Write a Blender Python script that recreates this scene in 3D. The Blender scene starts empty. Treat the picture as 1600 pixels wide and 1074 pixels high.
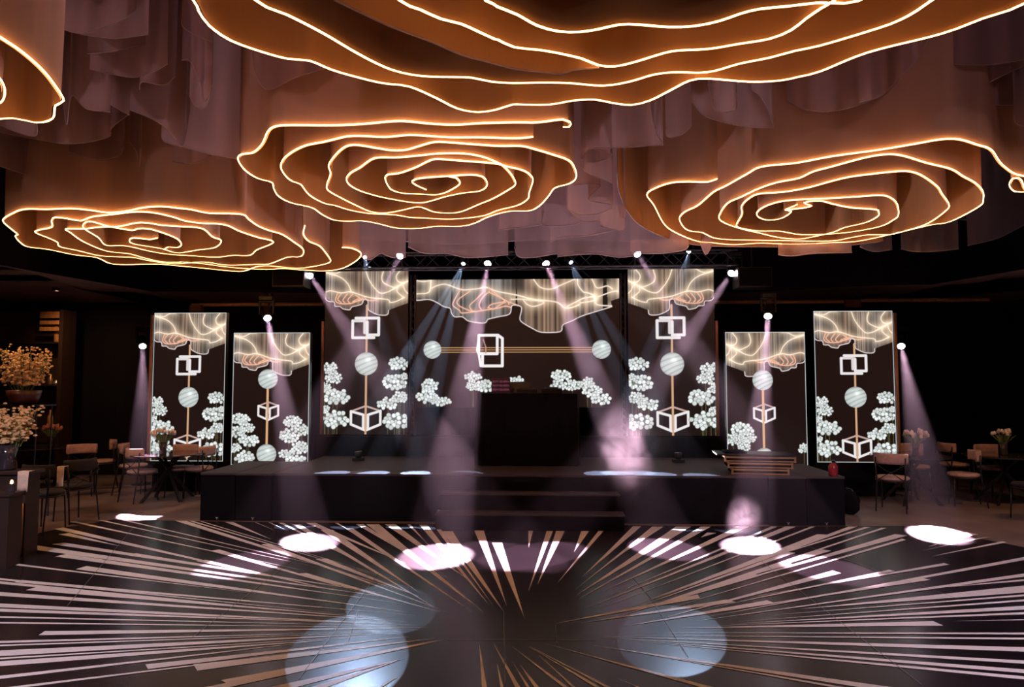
import bpy, math, random
import numpy as np
from mathutils import Vector, Matrix
random.seed(7); RNG = np.random.default_rng(7)
S = bpy.context.scene
COL = S.collection
R = math.radians

# ------------------------------------------------------------------ camera
F = 1067.0; HZ = 600.0; CX, CY = 800.0, 537.0; CAMZ = 1.9
PITCH = math.atan((HZ - CY) / F)
cam_d = bpy.data.cameras.new('camera'); cam = bpy.data.objects.new('camera', cam_d); COL.objects.link(cam)
cam_d.sensor_fit = 'HORIZONTAL'; cam_d.sensor_width = 36.0; cam_d.lens = 36.0 * F / 1600.0
cam_d.clip_start = 0.05; cam_d.clip_end = 200
cam.location = (0, 0, CAMZ); cam.rotation_euler = (R(90) + PITCH, 0, 0)
S.camera = cam
# ------------------------------------------------------------------ world, colour management, sampling
W = bpy.data.worlds.new('dark_hall_air'); S.world = W; W.use_nodes = True
bg = W.node_tree.nodes['Background']; bg.inputs[0].default_value = (0.30, 0.17, 0.20, 1); bg.inputs[1].default_value = 0.10
S.view_settings.view_transform = 'Standard'; S.view_settings.look = 'None'
S.view_settings.exposure = 0.0; S.view_settings.gamma = 1.0; S.view_settings.use_curve_mapping = False
cy = S.cycles
cy.use_denoising = True; cy.denoiser = 'OPENIMAGEDENOISE'; cy.use_adaptive_sampling = True; cy.adaptive_threshold = 0.015
cy.max_bounces = 6; cy.diffuse_bounces = 3; cy.glossy_bounces = 3; cy.transmission_bounces = 4; cy.volume_bounces = 0
cy.transparent_max_bounces = 24; cy.sample_clamp_indirect = 3.0; cy.sample_clamp_direct = 0.0
cy.caustics_reflective = False; cy.caustics_refractive = False; cy.use_light_tree = True
cy.volume_step_rate = 2.0; cy.volume_max_steps = 64

BEAM_W = 21000.0      # moving head output
BEAM_COL = (1.0, 0.59, 0.81)
COOL_COL = (0.50, 0.68, 1.0)
NEON_S = 15.5
NEON_COL = (1.0, 0.43, 0.13)

# ------------------------------------------------------------------ geometry of the view: a pixel's ray meets a real surface
def ray(px, py):
    dx = (px - CX) / F; dz = (CY - py) / F
    c, s = math.cos(PITCH), math.sin(PITCH)
    return Vector((dx, c - dz * s, s + dz * c))
def atz(px, py, z):                 # on the horizontal plane z
    d = ray(px, py); t = (z - CAMZ) / d.z
    return Vector((0, 0, CAMZ)) + d * t
def aty(px, py, Y):                 # at distance Y
    d = ray(px, py); t = Y / d.y
    return Vector((0, 0, CAMZ)) + d * t
# stage frame: the stage stands turned by a small angle, its right end a little nearer
SA = R(2.6)
_m = atz(816, 817, 0.0)
SO = Vector((0, _m.y + math.tan(SA) * _m.x, 0))
SU = Vector((math.cos(SA), -math.sin(SA), 0)); SV = Vector((math.sin(SA), math.cos(SA), 0))
def st(u, v, z=0.0): return SO + SU * u + SV * v + Vector((0, 0, z))
def atv(px, py, v):                 # pixel ray meets the stage plane at depth v -> (u, z)
    d = ray(px, py); o = Vector((0, 0, CAMZ))
    n = SV; t = ((SO + SV * v) - o).dot(n) / d.dot(n)
    p = o + d * t
    return (p - SO).dot(SU), p.z
def stz(px, py, z):
    p = atz(px, py, z); return (p - SO).dot(SU), (p - SO).dot(SV)

# ------------------------------------------------------------------ materials
def newmat(name):
    m = bpy.data.materials.new(name); m.use_nodes = True
    nt = m.node_tree; nt.nodes.clear()
    out = nt.nodes.new('ShaderNodeOutputMaterial')
    return m, nt, out
def N(nt, t, **kw):
    n = nt.nodes.new(t)
    for k, v in kw.items():
        if k.startswith('i_'):
            key = k[2:]; key = int(key) if key.isdigit() else key.replace('_', ' ')
            n.inputs[key].default_value = v
        else: setattr(n, k, v)
    return n
def pbr(name, col, rough=0.5, metal=0.0, spec=0.5, var=0.12, scale=12.0, bump=0.0, stretch=(1, 1, 1), coat=0.0):
    m, nt, out = newmat(name)
    b = N(nt, 'ShaderNodeBsdfPrincipled'); b.inputs['Roughness'].default_value = rough
    b.inputs['Metallic'].default_value = metal; b.inputs['Specular IOR Level'].default_value = spec
    b.inputs['Coat Weight'].default_value = coat
    tc = N(nt, 'ShaderNodeTexCoord'); mp = N(nt, 'ShaderNodeMapping'); mp.inputs['Scale'].default_value = stretch
    no = N(nt, 'ShaderNodeTexNoise'); no.inputs['Scale'].default_value = scale; no.inputs['Detail'].default_value = 4
    cr = N(nt, 'ShaderNodeValToRGB')
    cr.color_ramp.elements[0].position = 0.3; cr.color_ramp.elements[1].position = 0.7
    cr.color_ramp.elements[0].color = (*[c * (1 - var) for c in col], 1)
    cr.color_ramp.elements[1].color = (*[min(1, c * (1 + var)) for c in col], 1)
    L = nt.links.new
    L(tc.outputs['Object'], mp.inputs[0]); L(mp.outputs[0], no.inputs['Vector']); L(no.outputs['Fac'], cr.inputs[0])
    L(cr.outputs[0], b.inputs['Base Color'])
    if bump:
        bp = N(nt, 'ShaderNodeBump'); bp.inputs['Strength'].default_value = bump; bp.inputs['Distance'].default_value = 0.02
        L(no.outputs['Fac'], bp.inputs['Height']); L(bp.outputs[0], b.inputs['Normal'])
    L(b.outputs[0], out.inputs[0]); return m
def cloth(name, col, transp=0.2, transl=0.45, stretch=(7, 7, 0.35), bump=0.5, var=0.15, inner=None):
    m, nt, out = newmat(name); L = nt.links.new
    tc = N(nt, 'ShaderNodeTexCoord'); mp = N(nt, 'ShaderNodeMapping'); mp.inputs['Scale'].default_value = stretch
    no = N(nt, 'ShaderNodeTexNoise'); no.inputs['Scale'].default_value = 1.0; no.inputs['Detail'].default_value = 5
    cr = N(nt, 'ShaderNodeValToRGB')
    cr.color_ramp.elements[0].position = 0.3; cr.color_ramp.elements[1].position = 0.7
    cr.color_ramp.elements[0].color = (*[c * (1 - var) for c in col], 1)
    cr.color_ramp.elements[1].color = (*[min(1, c * (1 + var)) for c in col], 1)
    bp = N(nt, 'ShaderNodeBump'); bp.inputs['Strength'].default_value = bump; bp.inputs['Distance'].default_value = 0.12
    di = N(nt, 'ShaderNodeBsdfDiffuse'); tr = N(nt, 'ShaderNodeBsdfTranslucent'); tp = N(nt, 'ShaderNodeBsdfTransparent')
    m1 = N(nt, 'ShaderNodeMixShader'); m1.inputs[0].default_value = transl
    m2 = N(nt, 'ShaderNodeMixShader'); m2.inputs[0].default_value = transp
    L(tc.outputs['Object'], mp.inputs[0]); L(mp.outputs[0], no.inputs['Vector']); L(no.outputs['Fac'], cr.inputs[0])
    L(no.outputs['Fac'], bp.inputs['Height'])
    src = cr.outputs[0]
    if inner:                       # inner sides tinted darker gold: their lighting is put into the colour
        ge = N(nt, 'ShaderNodeNewGeometry'); mx = N(nt, 'ShaderNodeMix', data_type='RGBA', blend_type='MULTIPLY'); mx.inputs[7].default_value = (*[a / b for a, b in zip(inner, col)], 1)
        L(ge.outputs['Backfacing'], mx.inputs[0]); L(src, mx.inputs[6]); src = mx.outputs[2]
    for s in (di, tr): L(src, s.inputs['Color']); L(bp.outputs[0], s.inputs['Normal'])
    L(di.outputs[0], m1.inputs[1]); L(tr.outputs[0], m1.inputs[2]); L(m1.outputs[0], m2.inputs[1]); L(tp.outputs[0], m2.inputs[2])
    L(m2.outputs[0], out.inputs[0]); return m
def emis(name, col, s):
    m, nt, out = newmat(name); e = N(nt, 'ShaderNodeEmission')
    e.inputs[0].default_value = (*col, 1); e.inputs[1].default_value = s
    nt.links.new(e.outputs[0], out.inputs[0]); return m

M = {}
M['neon'] = emis('warm_neon_tube', NEON_COL, NEON_S)
M['neon'].cycles.emission_sampling = 'FRONT'
M['petal'] = cloth('champagne_voile', (0.57, 0.37, 0.275), 0.02, 0.12, stretch=(2.5, 2.5, .25), bump=.3, var=.08, inner=(0.44, 0.25, 0.12))
M['sheer'] = cloth('mauve_sheer_voile', (0.50, 0.36, 0.38), 0.30, 0.40, stretch=(2.5, 2.5, .3), bump=.3, var=.12)
M['hem'] = cloth('mauve_sheer_hem', (0.66, 0.54, 0.55), 0.15, 0.4)
M['black'] = pbr('matt_black_stage_cloth', (0.006, 0.005, 0.006), 0.95, spec=0.08, scale=3, bump=0.3)
M['blackwall'] = pbr('black_back_curtain', (0.010, 0.008, 0.009), 0.9, spec=0.1, scale=1.5, stretch=(6, 6, 0.3), bump=0.6)
M['deck'] = pbr('dark_stage_carpet', (0.055, 0.043, 0.048), 0.6, spec=0.3, scale=30, bump=0.2)
M['floor'] = pbr('brown_polished_hall_floor', (0.20, 0.145, 0.13), 0.38, scale=2.0, var=0.25)
M['dance'] = pbr('glossy_black_dance_floor', (0.021, 0.016, 0.020), 0.25, spec=0.55, scale=0.7, var=0.5)
M['stripe'] = pbr('satin_white_floor_vinyl', (0.80, 0.76, 0.74), 0.42, scale=5, var=0.04)
M['seam'] = pbr('floor_panel_seam', (0.16, 0.14, 0.14), 0.4)
M['edge'] = pbr('bronze_edge_strip', (0.38, 0.20, 0.09), 0.35, metal=0.6)
M['ceil'] = pbr('black_ceiling_paint', (0.010, 0.008, 0.009), 0.95, spec=0.1)
M['soffit'] = pbr('taupe_plaster_soffit', (0.30, 0.20, 0.175), 0.8, scale=3, spec=0.2)
M['rail'] = pbr('bronze_rail_paint', (0.85, 0.42, 0.22), 0.5)
M['metal'] = pbr('black_powder_coated_metal', (0.02, 0.017, 0.018), 0.35, metal=0.3, scale=40)
M['truss'] = pbr('dark_aluminium_truss', (0.06, 0.055, 0.06), 0.4, metal=0.7)
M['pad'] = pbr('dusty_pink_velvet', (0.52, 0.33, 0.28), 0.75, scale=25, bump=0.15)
M['glass'] = pbr('smoked_glass_top', (0.05, 0.04, 0.045), 0.08, spec=0.8)
M['gold'] = pbr('brushed_gold_metal', (0.62, 0.36, 0.14), 0.35, metal=0.8)
M['wood'] = pbr('dark_walnut', (0.035, 0.018, 0.012), 0.5, scale=4, stretch=(1, 1, 8))
M['amber'] = pbr('amber_wood_panel', (0.55, 0.26, 0.08), 0.5, scale=4, stretch=(8, 1, 1), var=0.3)
M['linen'] = pbr('cream_linen', (0.70, 0.52, 0.40), 0.85, scale=60, bump=0.1)
M['leaf'] = pbr('green_stem_leaf', (0.16, 0.24, 0.07), 0.55, scale=20, var=0.3)
M['tulip'] = pbr('pale_tulip_petal', (0.85, 0.72, 0.62), 0.5, scale=30, var=0.15)
M['rosy'] = pbr('coral_tulip_petal', (0.75, 0.28, 0.18), 0.5, scale=30, var=0.25)
M['orchid'] = pbr('golden_orchid_petal', (0.80, 0.55, 0.28), 0.55, scale=40, var=0.25)
M['red'] = pbr('red_cylinder_paint', (0.30, 0.015, 0.02), 0.3)
M['white_metal'] = pbr('silver_badge', (0.6, 0.6, 0.6), 0.3, metal=0.8)
M['lens'] = emis('moving_head_lens', (1.0, 0.86, 1.0), 25.0)
M['lens_cool'] = emis('cool_moving_head_lens', (0.75, 0.88, 1.0), 22.0)
M['candle'] = emis('candle_flame', (1.0, 0.45, 0.15), 12.0)
M['frame_copper'] = pbr('copper_panel_edge', (0.42, 0.20, 0.13), 0.45, metal=0.4)
M['sign'] = emis('magenta_sign_letters', (0.50, 0.12, 0.20), 0.5)
M['signback'] = pbr('dark_plum_sign', (0.06, 0.02, 0.05), 0.4)
M['copperbowl'] = pbr('dark_copper_red_glaze', (0.06, 0.015, 0.01), 0.35, scale=8, var=0.4)

# ------------------------------------------------------------------ mesh helpers
class MB:
    def __init__(s): s.v = []; s.f = []; s.m = []; s.smooth = False
    def add(s, vs, fs, mi=0):
        o = len(s.v); s.v += [Vector(p) for p in vs]; s.f += [tuple(i + o for i in f) for f in fs]; s.m += [mi] * len(fs); return s
    def box(s, lo, hi, mi=0):
        x0, y0, z0 = lo; x1, y1, z1 = hi
        return s.add([(x0, y0, z0), (x1, y0, z0), (x1, y1, z0), (x0, y1, z0), (x0, y0, z1), (x1, y0, z1), (x1, y1, z1), (x0, y1, z1)],
                     [(3, 2, 1, 0), (4, 5, 6, 7), (0, 1, 5, 4), (1, 2, 6, 5), (2, 3, 7, 6), (3, 0, 4, 7)], mi)
    def tube(s, pts, r, n=8, mi=0, closed=False):
        pts = [Vector(p) for p in pts]; K = len(pts)
        rs = r if isinstance(r, (list, tuple)) else [r] * K
        vs = []; up = None
        for i, p in enumerate(pts):
            a = pts[max(i - 1, 0)]; b = pts[min(i + 1, K - 1)]
            t = (b - a); t = t.normalized() if t.length > 1e-9 else Vector((0, 0, 1))
            if up is None: up = Vector((0, 0, 1)) if abs(t.z) < .9 else Vector((1, 0, 0))
            x = t.cross(up)
            if x.length < 1e-5: x = t.orthogonal()
            x.normalize(); y = x.cross(t).normalized()
            if abs(t.z) >= .9: up = y
            for k in range(n):
                an = 2 * math.pi * k / n; vs.append(p + (x * math.cos(an) + y * math.sin(an)) * rs[i])
        fs = []
        for i in range(K - 1):
            for k in range(n): fs.append((i * n + k, i * n + (k + 1) % n, (i + 1) * n + (k + 1) % n, (i + 1) * n + k))
        fs.append(tuple(range(n - 1, -1, -1))); fs.append(tuple((K - 1) * n + k for k in range(n)))
        return s.add(vs, fs, mi)
    def lathe(s, prof, n=20, c=(0, 0, 0), mi=0, sx=1, sy=1):
        vs = []; c = Vector(c)
        for r, z in prof:
            for k in range(n):
                a = 2 * math.pi * k / n; vs.append(c + Vector((r * math.cos(a) * sx, r * math.sin(a) * sy, z)))
        fs = []
        for i in range(len(prof) - 1):
            for k in range(n): fs.append((i * n + k, i * n + (k + 1) % n, (i + 1) * n + (k + 1) % n, (i + 1) * n + k))
        fs.append(tuple(range(n - 1, -1, -1))); fs.append(tuple((len(prof) - 1) * n + k for k in range(n)))
        return s.add(vs, fs, mi)
    def ball(s, c, r, mi=0, n=8, m=5, sc=(1, 1, 1)):
        prof = [(max(1e-3, math.sin(math.pi * i / m)) * r, -math.cos(math.pi * i / m) * r * sc[2]) for i in range(m + 1)]
        return s.lathe(prof, n, c, mi, sc[0], sc[1])
    def xf(s, M4): s.v = [M4 @ p for p in s.v]; return s
    def build(s, name, mat, parent=None, loc=None, smooth=False, bevel=0.0):
        me = bpy.data.meshes.new(name)
        loc = Vector(loc) if loc is not None else Vector((0, 0, 0))
        if parent is not None or True:
            me.from_pydata([tuple(p - loc) for p in s.v], [], s.f)
        for mt in (mat if isinstance(mat, (list, tuple)) else [mat]): me.materials.append(mt)
        me.polygons.foreach_set('material_index', s.m)
        if smooth: me.polygons.foreach_set('use_smooth', [True] * len(s.f))
        me.update()
        o = bpy.data.objects.new(name, me); COL.objects.link(o); o.location = loc
        if parent is not None: o.parent = parent
        if bevel:
            b = o.modifiers.new('bevel', 'BEVEL'); b.width = bevel; b.segments = 2; b.limit_method = 'ANGLE'
        return o
    def origin(s):
        xs = [p.x for p in s.v]; ys = [p.y for p in s.v]; zs = [p.z for p in s.v]
        return Vector(((min(xs) + max(xs)) / 2, (min(ys) + max(ys)) / 2, min(zs)))
def tag(o, label=None, cat=None, group=None, kind=None):
    if label: o['label'] = label
    if cat: o['category'] = cat
    if group: o['group'] = group
    if kind: o['kind'] = kind
    return o
def thing(name, label, cat, loc=(0, 0, 0), rz=0.0, group=None):
    o = bpy.data.objects.new(name, None); COL.objects.link(o); o.empty_display_size = 0.1
    o.location = loc; o.rotation_euler = (0, 0, rz); return tag(o, label, cat, group)
def kids(o): return [c for c in list(COL.objects) if c.parent == o]
def copy_tree(o, parent=None):
    c = o.copy(); COL.objects.link(c); c.parent = parent
    for k in kids(o): copy_tree(k, c)
    return c
def spline(pts, step=0.12, closed=False):
    """Catmull-Rom through 2D/3D points, resampled."""
    P = [Vector(p) for p in pts]
    out = []
    n = len(P)
    for i in range(n - 1):
        p0 = P[i - 1] if i > 0 else P[0] * 2 - P[1]
        p1 = P[i]; p2 = P[i + 1]; p3 = P[i + 2] if i + 2 < n else P[-1] * 2 - P[-2]
        k = max(1, int(math.ceil((p2 - p1).length / step)))
        for j in range(k):
            t = j / k
            out.append(0.5 * ((2 * p1) + (p2 - p0) * t + (2 * p0 - 5 * p1 + 4 * p2 - p3) * t * t + (3 * p1 - p0 - 3 * p2 + p3) * t ** 3))
    out.append(P[-1]); return out
def cr(ox, oy, s, *xy): return [(ox + x / s, oy + y / s) for x, y in xy]
ROTS = -SA

# ================================================================== THE SHELL
def struct(name, mb, mat, **k): return tag(mb.build(name, mat, **k), kind='structure')
XL, XR, YB, YF, HC = -10.4, 10.4, 14.4, -3.0, 5.7
struct('floor', MB().box((XL, YF, -0.1), (XR, YB, 0)), M['floor'])
struct('wall_back', MB().box((XL, YB, 0), (XR, YB + .15, 6)), M['blackwall'])
struct('wall_left', MB().box((XL - .15, YF, 0), (XL, YB, 6)), M['blackwall'])
struct('wall_right', MB().box((XR, YF, 0), (XR + .15, YB, 6)), M['blackwall'])
struct('ceiling', MB().box((XL, YF, HC), (XR, YB, HC + .15)), M['ceil'])
# lower soffit round the raised ceiling, inner edge curved
ZS = 3.62
inner = [atz(x, y, ZS) for x, y in [(0, 416), (60, 430), (110, 447), (150, 455), (300, 456), (480, 458), (800, 460), (1130, 458), (1380, 446), (1480, 445), (1540, 440), (1600, 424)]]
il, ir = inner[0], inner[-1]
inner = [Vector((il.x - .9, YF, ZS)), Vector((il.x - .7, 4, ZS)), Vector((il.x - .3, il.y - 1.5, ZS))] + inner + [Vector((ir.x + .4, ir.y - 1.5, ZS)), Vector((ir.x + .8, 4, ZS)), Vector((ir.x + .9, YF, ZS))]
inner = spline(inner, 0.4)
mb = MB(); n = len(inner); vs = []
for i, p in enumerate(inner):
    t = i / (n - 1)
    # matching point on the outer walls
    if p.y < 11.6 and p.x < 0: q = (XL, p.y)
    elif p.y < 11.6 and p.x > 0: q = (XR, p.y)
    else: q = (XL if i and abs(p.x - XL) < 1.0 else p.x, YB)
    vs += [p, Vector((q[0], q[1], ZS))]
fs = [(2 * i, 2 * i + 1, 2 * i + 3, 2 * i + 2) for i in range(n - 1)]
mb.add(vs, fs)
mb.add([(XL, YB, ZS), (XL, 9.6, ZS), (il.x, 9.6, ZS), (il.x + 1.2, YB, ZS)], [(0, 1, 2, 3)])
mb.add([(XR, YB, ZS), (XR, 9.6, ZS), (ir.x, 9.6, ZS), (ir.x - 1.2, YB, ZS)], [(0, 3, 2, 1)])
vs = []
for p in inner: vs += [Vector((p.x, p.y, ZS + .002)), Vector((p.x, p.y, HC))]
mb.add(vs, fs, 1)
struct('trim_1', mb, [M['soffit'], M['ceil']])
# bronze rail under the soffit
def rail(name, x0, x1, py):
    a = atv(x0, py, 4.0); b = atv(x1, py, 4.0); mb = MB()
    zc = (a[1] + b[1]) / 2
    mb.tube([st(a[0], 4.0, zc), st(b[0], 4.0, zc)], .034, 8)
    return struct(name, mb, M['rail'])
rail('trim_2', 300, 505, 476); rail('trim_3', 1114, 1318, 472); rail('trim_4', 1344, 1545, 469)

# ================================================================== DANCE FLOOR
cornerL = [atz(-60, 862, 0), atz(0, 849, 0), atz(95, 827, 0), atz(180, 813, 0)]
cornerR = [atz(1425, 823, 0), atz(1600, 857, 0), atz(1660, 872, 0)]
def prism(poly, z0, z1, mi=0, mb=None):
    mb = mb or MB(); k = len(poly)
    vs = [(p[0], p[1], z0) for p in poly] + [(p[0], p[1], z1) for p in poly]
    fs = [tuple(range(k - 1, -1, -1)), tuple(range(k, 2 * k))] + [(i, (i + 1) % k, (i + 1) % k + k, i + k) for i in range(k)]
    return mb.add(vs, fs, mi)
ed = [atz(180, 813, 0), atz(330, 816, 0), atz(700, 820, 0), atz(1200, 824, 0), atz(1425, 823, 0)]
poly = [(-8.6, 1.0), (-8.6, cornerL[0].y - .4)] + [tuple(p[:2]) for p in cornerL] + [tuple(p[:2]) for p in ed[1:]] + [tuple(p[:2]) for p in cornerR[1:]] + [(8.6, cornerR[-1].y - .4), (8.6, 1.0)]
# keep counter-clockwise
poly = poly[::-1]
dmb = prism(poly, 0.001, 0.012)
ZF = 0.0135
def quad_floor(pts, mi=1, z=ZF):
    w = [atz(x, y, 0) for x, y in pts]
    w = [(p.x, p.y, z) for p in w]
    # orientation upward
    a = sum(w[i][0] * w[(i + 1) % len(w)][1] - w[(i + 1) % len(w)][0] * w[i][1] for i in range(len(w)))
    if a < 0: w = w[::-1]
    dmb.add(w, [tuple(range(len(w)))], mi)
RAYS = [(792,950,741,831,756,831),(820,970,768.6,850,784.7,850),(788,960,690,832,707,832),(771,950,681,828,688,828),(764,948,655,822,668,822),
(671,855,636,821,641,821),(731,908,601,821,618,821),(756,960,572,821,592,821),(700,905,556,821,568,821),(739,960,540,828,552,828),(545,830,523,819,528,819),
(634,883,478,819,493,819),(658,931,501,830,520,830),(692,960,456,821,469,821),(585,893,435,818.5,442,818.5),(424,845,351,817.5,364,817.5),(430,831,398,818,400,818),
(451,832,419,818,422,818),(640,930,273,815.5,290,815.5),(600,905,295,816,302,816),(640,915,312,816.5,316,816.5),(700,960,408,853,420,852),(560,927,328,863,343,861),
(511,922,306,879,321,877),(690,960,462,899,479,898),(655,935,493,876,510,875),(480,895,108,817,118,816.5),(500,890,152,814.5,160,814.5),(560,900,189,814.5,197,814.5),
(520,925,84,828.5,98,826),(190,856,91,837,108,835),(620,938,0,854,0,846),(600,930,81,852.5,100,850),(620,945,86,872,103,868),(640,960,118,892,135,887),(600,930,197,868.5,213,867),
(400,930,0,880,0,883),(560,965,0,906,0,909),(650,965,22,912.5,34,909),(560,968,0,911,0,915),(600,970,40,925,57,920),(640,975,0,928,0,934),(650,980,0,946,0,952),
(600,978,0,954,0,959),(640,982,0,966,0,968.5),(620,984,0,975,0,977.5),(680,984,60,996,70,989.5),(600,990,0,1005,0,1008.5),(640,990,0,1011,0,1013.5),(600,993,0,1020,0,1029),
(620,995,0,1031.5,0,1034),(560,1000,0,1037,0,1045),(500,1005,0,1060,0,1065),(560,1012,-40,1084,0,1083),(640,998,227,1042,231,1049.5),(680,1001,302,1042,308,1052),(695,1002,345,1067,360,1075),
(695,1003,330,1076,350,1080),(635,1032,430,1076,455,1080),(632,1032,480,1080,505,1080),(624,1060,590,1078,597,1078),(749,1010,753,1080,761,1080),(777,1041,782,1080,787,1080),
(770,1007,806,1080,814,1080),(800,1037,824,1080,829,1080),(812,1042,836,1080,844,1080),(800,1014,882,1080,890,1080),(840,1026,896,1080,901,1080),(825,1013,933,1080,941,1080),(826,1013,950,1080,958,1080),
(850,1009,1102,1080,1122,1080),(962,1063,1000,1080,1004,1080),(925,1012,1400,1079,1400,1087),(945,1014,1400,1092,1400,1096),(935,998,1600,1015,1600,1022),(970,996,1600,1000,1600,1003),
(930,999,1600,1036,1600,1041),(980,1003,1600,1050,1600,1056),(1000,1006,1600,1061,1600,1066),(1000,992,1600,992,1600,995),(1060,985,1458,974,1474,981),(1490,974,1600,971,1600,972.5),
(867,978,1090,932,1094,938),(905,977,1150,944,1135,940),(975,982,1212,946,1198,941),(826,858,825.5,831.5,833,831.5),(825.5,927,854,832,864,832),(839.5,917,869,832,882.6,832),
(897,865,908,832,920.5,832),(870,915,935,832,943,832),(909.6,904.5,989,824.5,1002,824.5),(898,925,1019,825,1028,825),(958,877,1029,825,1037,825),(901,933,1056,825,1080,825),
(904.5,939,1095,825,1111,825),(1095,842,1105,834.5,1119,835),(940,928,1152,825,1171,825),(936,941,1205,825,1215,825),(913,955,1227,825,1244,825),(931,957,1267,825,1274,825),
(990,950,1277,837,1298,838),(1020,940,1326,825,1340,825),(1100,905,1350,826,1360,826),(1000,955,1377,827,1386,827),(1085,930,1398,837,1418,839),(1040,955,1410,844,1416,846),
(1450,857,1509,834,1529,837),(1440,863,1522,844,1548,841),(1455,872,1566,848,1573,850),(1090,970,1600,873,1600,878),(1040,968,1301,894,1314.5,898.6),(1030,945,1282,860.6,1299,863),
(1000,950,1230,865,1243,866.5),(1090,925,1227,880,1238,884),(970,965,1174,898.6,1190,902),(1180,935,1475,882.5,1484,885),(1100,955,1389,893,1398,895),(1120,960,1440,906,1454,909),
(1080,975,1600,899,1600,904),(1460,922,1600,908,1600,911),(1250,955,1600,918,1600,929),(1200,965,1600,932,1600,935),(1150,975,1600,940,1600,943),(1150,978,1600,950,1600,956),(1100,982,1600,960,1600,963.5)]
for i, (tx, ty, ax, ay, bx, by) in enumerate(RAYS):
    t = atz(tx, ty, 0); a = atz(ax, ay, 0); b = atz(bx, by, 0)
    if (ax in (0, 1600)) or ay > 1074:          # rays that run on beyond the view
        k = 1.35 if ay > 1074 else 1.15
        a = t + (a - t) * k; b = t + (b - t) * k
    w = [(p.x, p.y, ZF + i * 2e-5) for p in (t, a, b)]
    if (w[1][0] - w[0][0]) * (w[2][1] - w[0][1]) - (w[2][0] - w[0][0]) * (w[1][1] - w[0][1]) < 0: w = [w[0], w[2], w[1]]
    dmb.add(w, [(0, 1, 2)], 1)
def seam(x0, y0, x1, y1):
    a = atz(x0, y0, 0); b = atz(x1, y1, 0); d = (b - a).normalized(); s = Vector((-d.y, d.x, 0)) * .003
    w = [a - s, b - s, b + s, a + s]; dmb.add([(p.x, p.y, ZF + 3.2e-3) for p in w], [(0, 1, 2, 3)], 2)
for sm in [(207,828,105,950),(596,893,467,1065),(470,868,300,1000),(1022,946,1075,1030),(989,906,1021,943),(700,1003,930,1004),(787,960,789,1074),(1190,880,1440,1074),(1245,850,1500,940),(868,980,870,1010),(560,955,545,1005)]:
    seam(*sm)
# bronze strip along the stage
for i in range(len(ed) - 1):
    a, b = ed[i], ed[i + 1]
    dmb.add([(a.x, a.y - .03, ZF + 1e-3), (b.x, b.y - .03, ZF + 1e-3), (b.x, b.y, ZF + 1e-3), (a.x, a.y, ZF + 1e-3)], [(0, 1, 2, 3)], 3)
df = dmb.build('dance_floor', [M['dance'], M['stripe'], M['seam'], M['edge']])
tag(df, 'glossy black dance floor with white sunburst rays in front of the stage', 'dance floor')

# ================================================================== STAGE
ZT = 0.65
def stage_box(name, px0, px1, label, v0=0.0, v1=2.3, z0=0.0, z1=ZT, skirt=True, base_y=None, badge=None, cat='stage'):
    u0 = atv(px0, 780, v0)[0]; u1 = atv(px1, 780, v0)[0]; uc = (u0 + u1) / 2
    o = thing(name, label, cat, st(uc, v0, z0), ROTS)
    h = (u1 - u0) / 2
    MB().box((-h, 0, 0), (h, v1 - v0, z1 - z0 - .03)).build('skirt', M['black'], o, bevel=.006)
    MB().box((-h - .005, -.008, z1 - z0 - .03), (h + .005, v1 - v0, z1 - z0)).build('deck', M['deck'], o, bevel=.004)
    if badge:
        mb = MB()
        for s_ in (-1, 1): mb.tube([(s_ * .018, -.006, .05), (0, -.006, .035), (s_ * .006, -.006, .02)], .004, 6)
        mb.build('badge', M['white_metal'], o)
    return o
stage_box('stage_platform', 424.5, 1200.5, 'wide black stage platform with dark carpeted deck behind the sunburst dance floor', 0, 2.3)
u, v = stz(700, 820, 0)
stage_box('subwoofer_plinth', 313, 367, 'black covered box at the outer left end of the stage', -.06, 1.4, badge=1, cat='box', z1=.66)
stage_box('subwoofer_plinth', 368, 423.5, 'black covered box between the outer left box and the stage platform', -.06, 1.4, badge=1, cat='box', z1=.655)
stage_box('subwoofer_plinth', 1201.5, 1260, 'black covered box touching the right end of the stage platform', -.06, 1.4, badge=1, cat='box', z1=.655)
stage_box('subwoofer_plinth', 1261, 1320, 'black covered box at the outer right end beside the black bag', -.06, 1.4, badge=1, cat='box', z1=.66)
# steps
o = thing('stage_steps', 'black three-tread steps climbing to the middle of the stage', 'steps', st(atv(827, 800, -.6)[0], 0, 0), ROTS)
for k, (hw, vv) in enumerate([(1.22, -.56), (1.19, -.28)]):
    z1 = ZT / 3 * (k + 1)
    tr = MB().box((-hw, vv, 0.014), (hw, vv + .278, z1 - .02)).build('riser', M['black'], o, bevel=.004)
    t2 = MB().box((-hw - .01, vv - .012, z1 - .02), (hw + .01, vv + .278, z1)).build('tread', M['deck'], o, bevel=.006)

# dark riser the screens stand on
u0 = atv(500, 700, 2.6)[0]; u1 = atv(1125, 700, 2.6)[0]
mb = MB().box((-(u1 - u0) / 2, -.25, 0), ((u1 - u0) / 2, .25, .98)); ob = mb.build('screen_riser', M['black'], bevel=.01)
ob.location = st((u0 + u1) / 2, 2.62, 0); ob.rotation_euler.z = ROTS
tag(ob, 'long black clad riser behind the stage below the three middle screens', 'riser')

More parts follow.
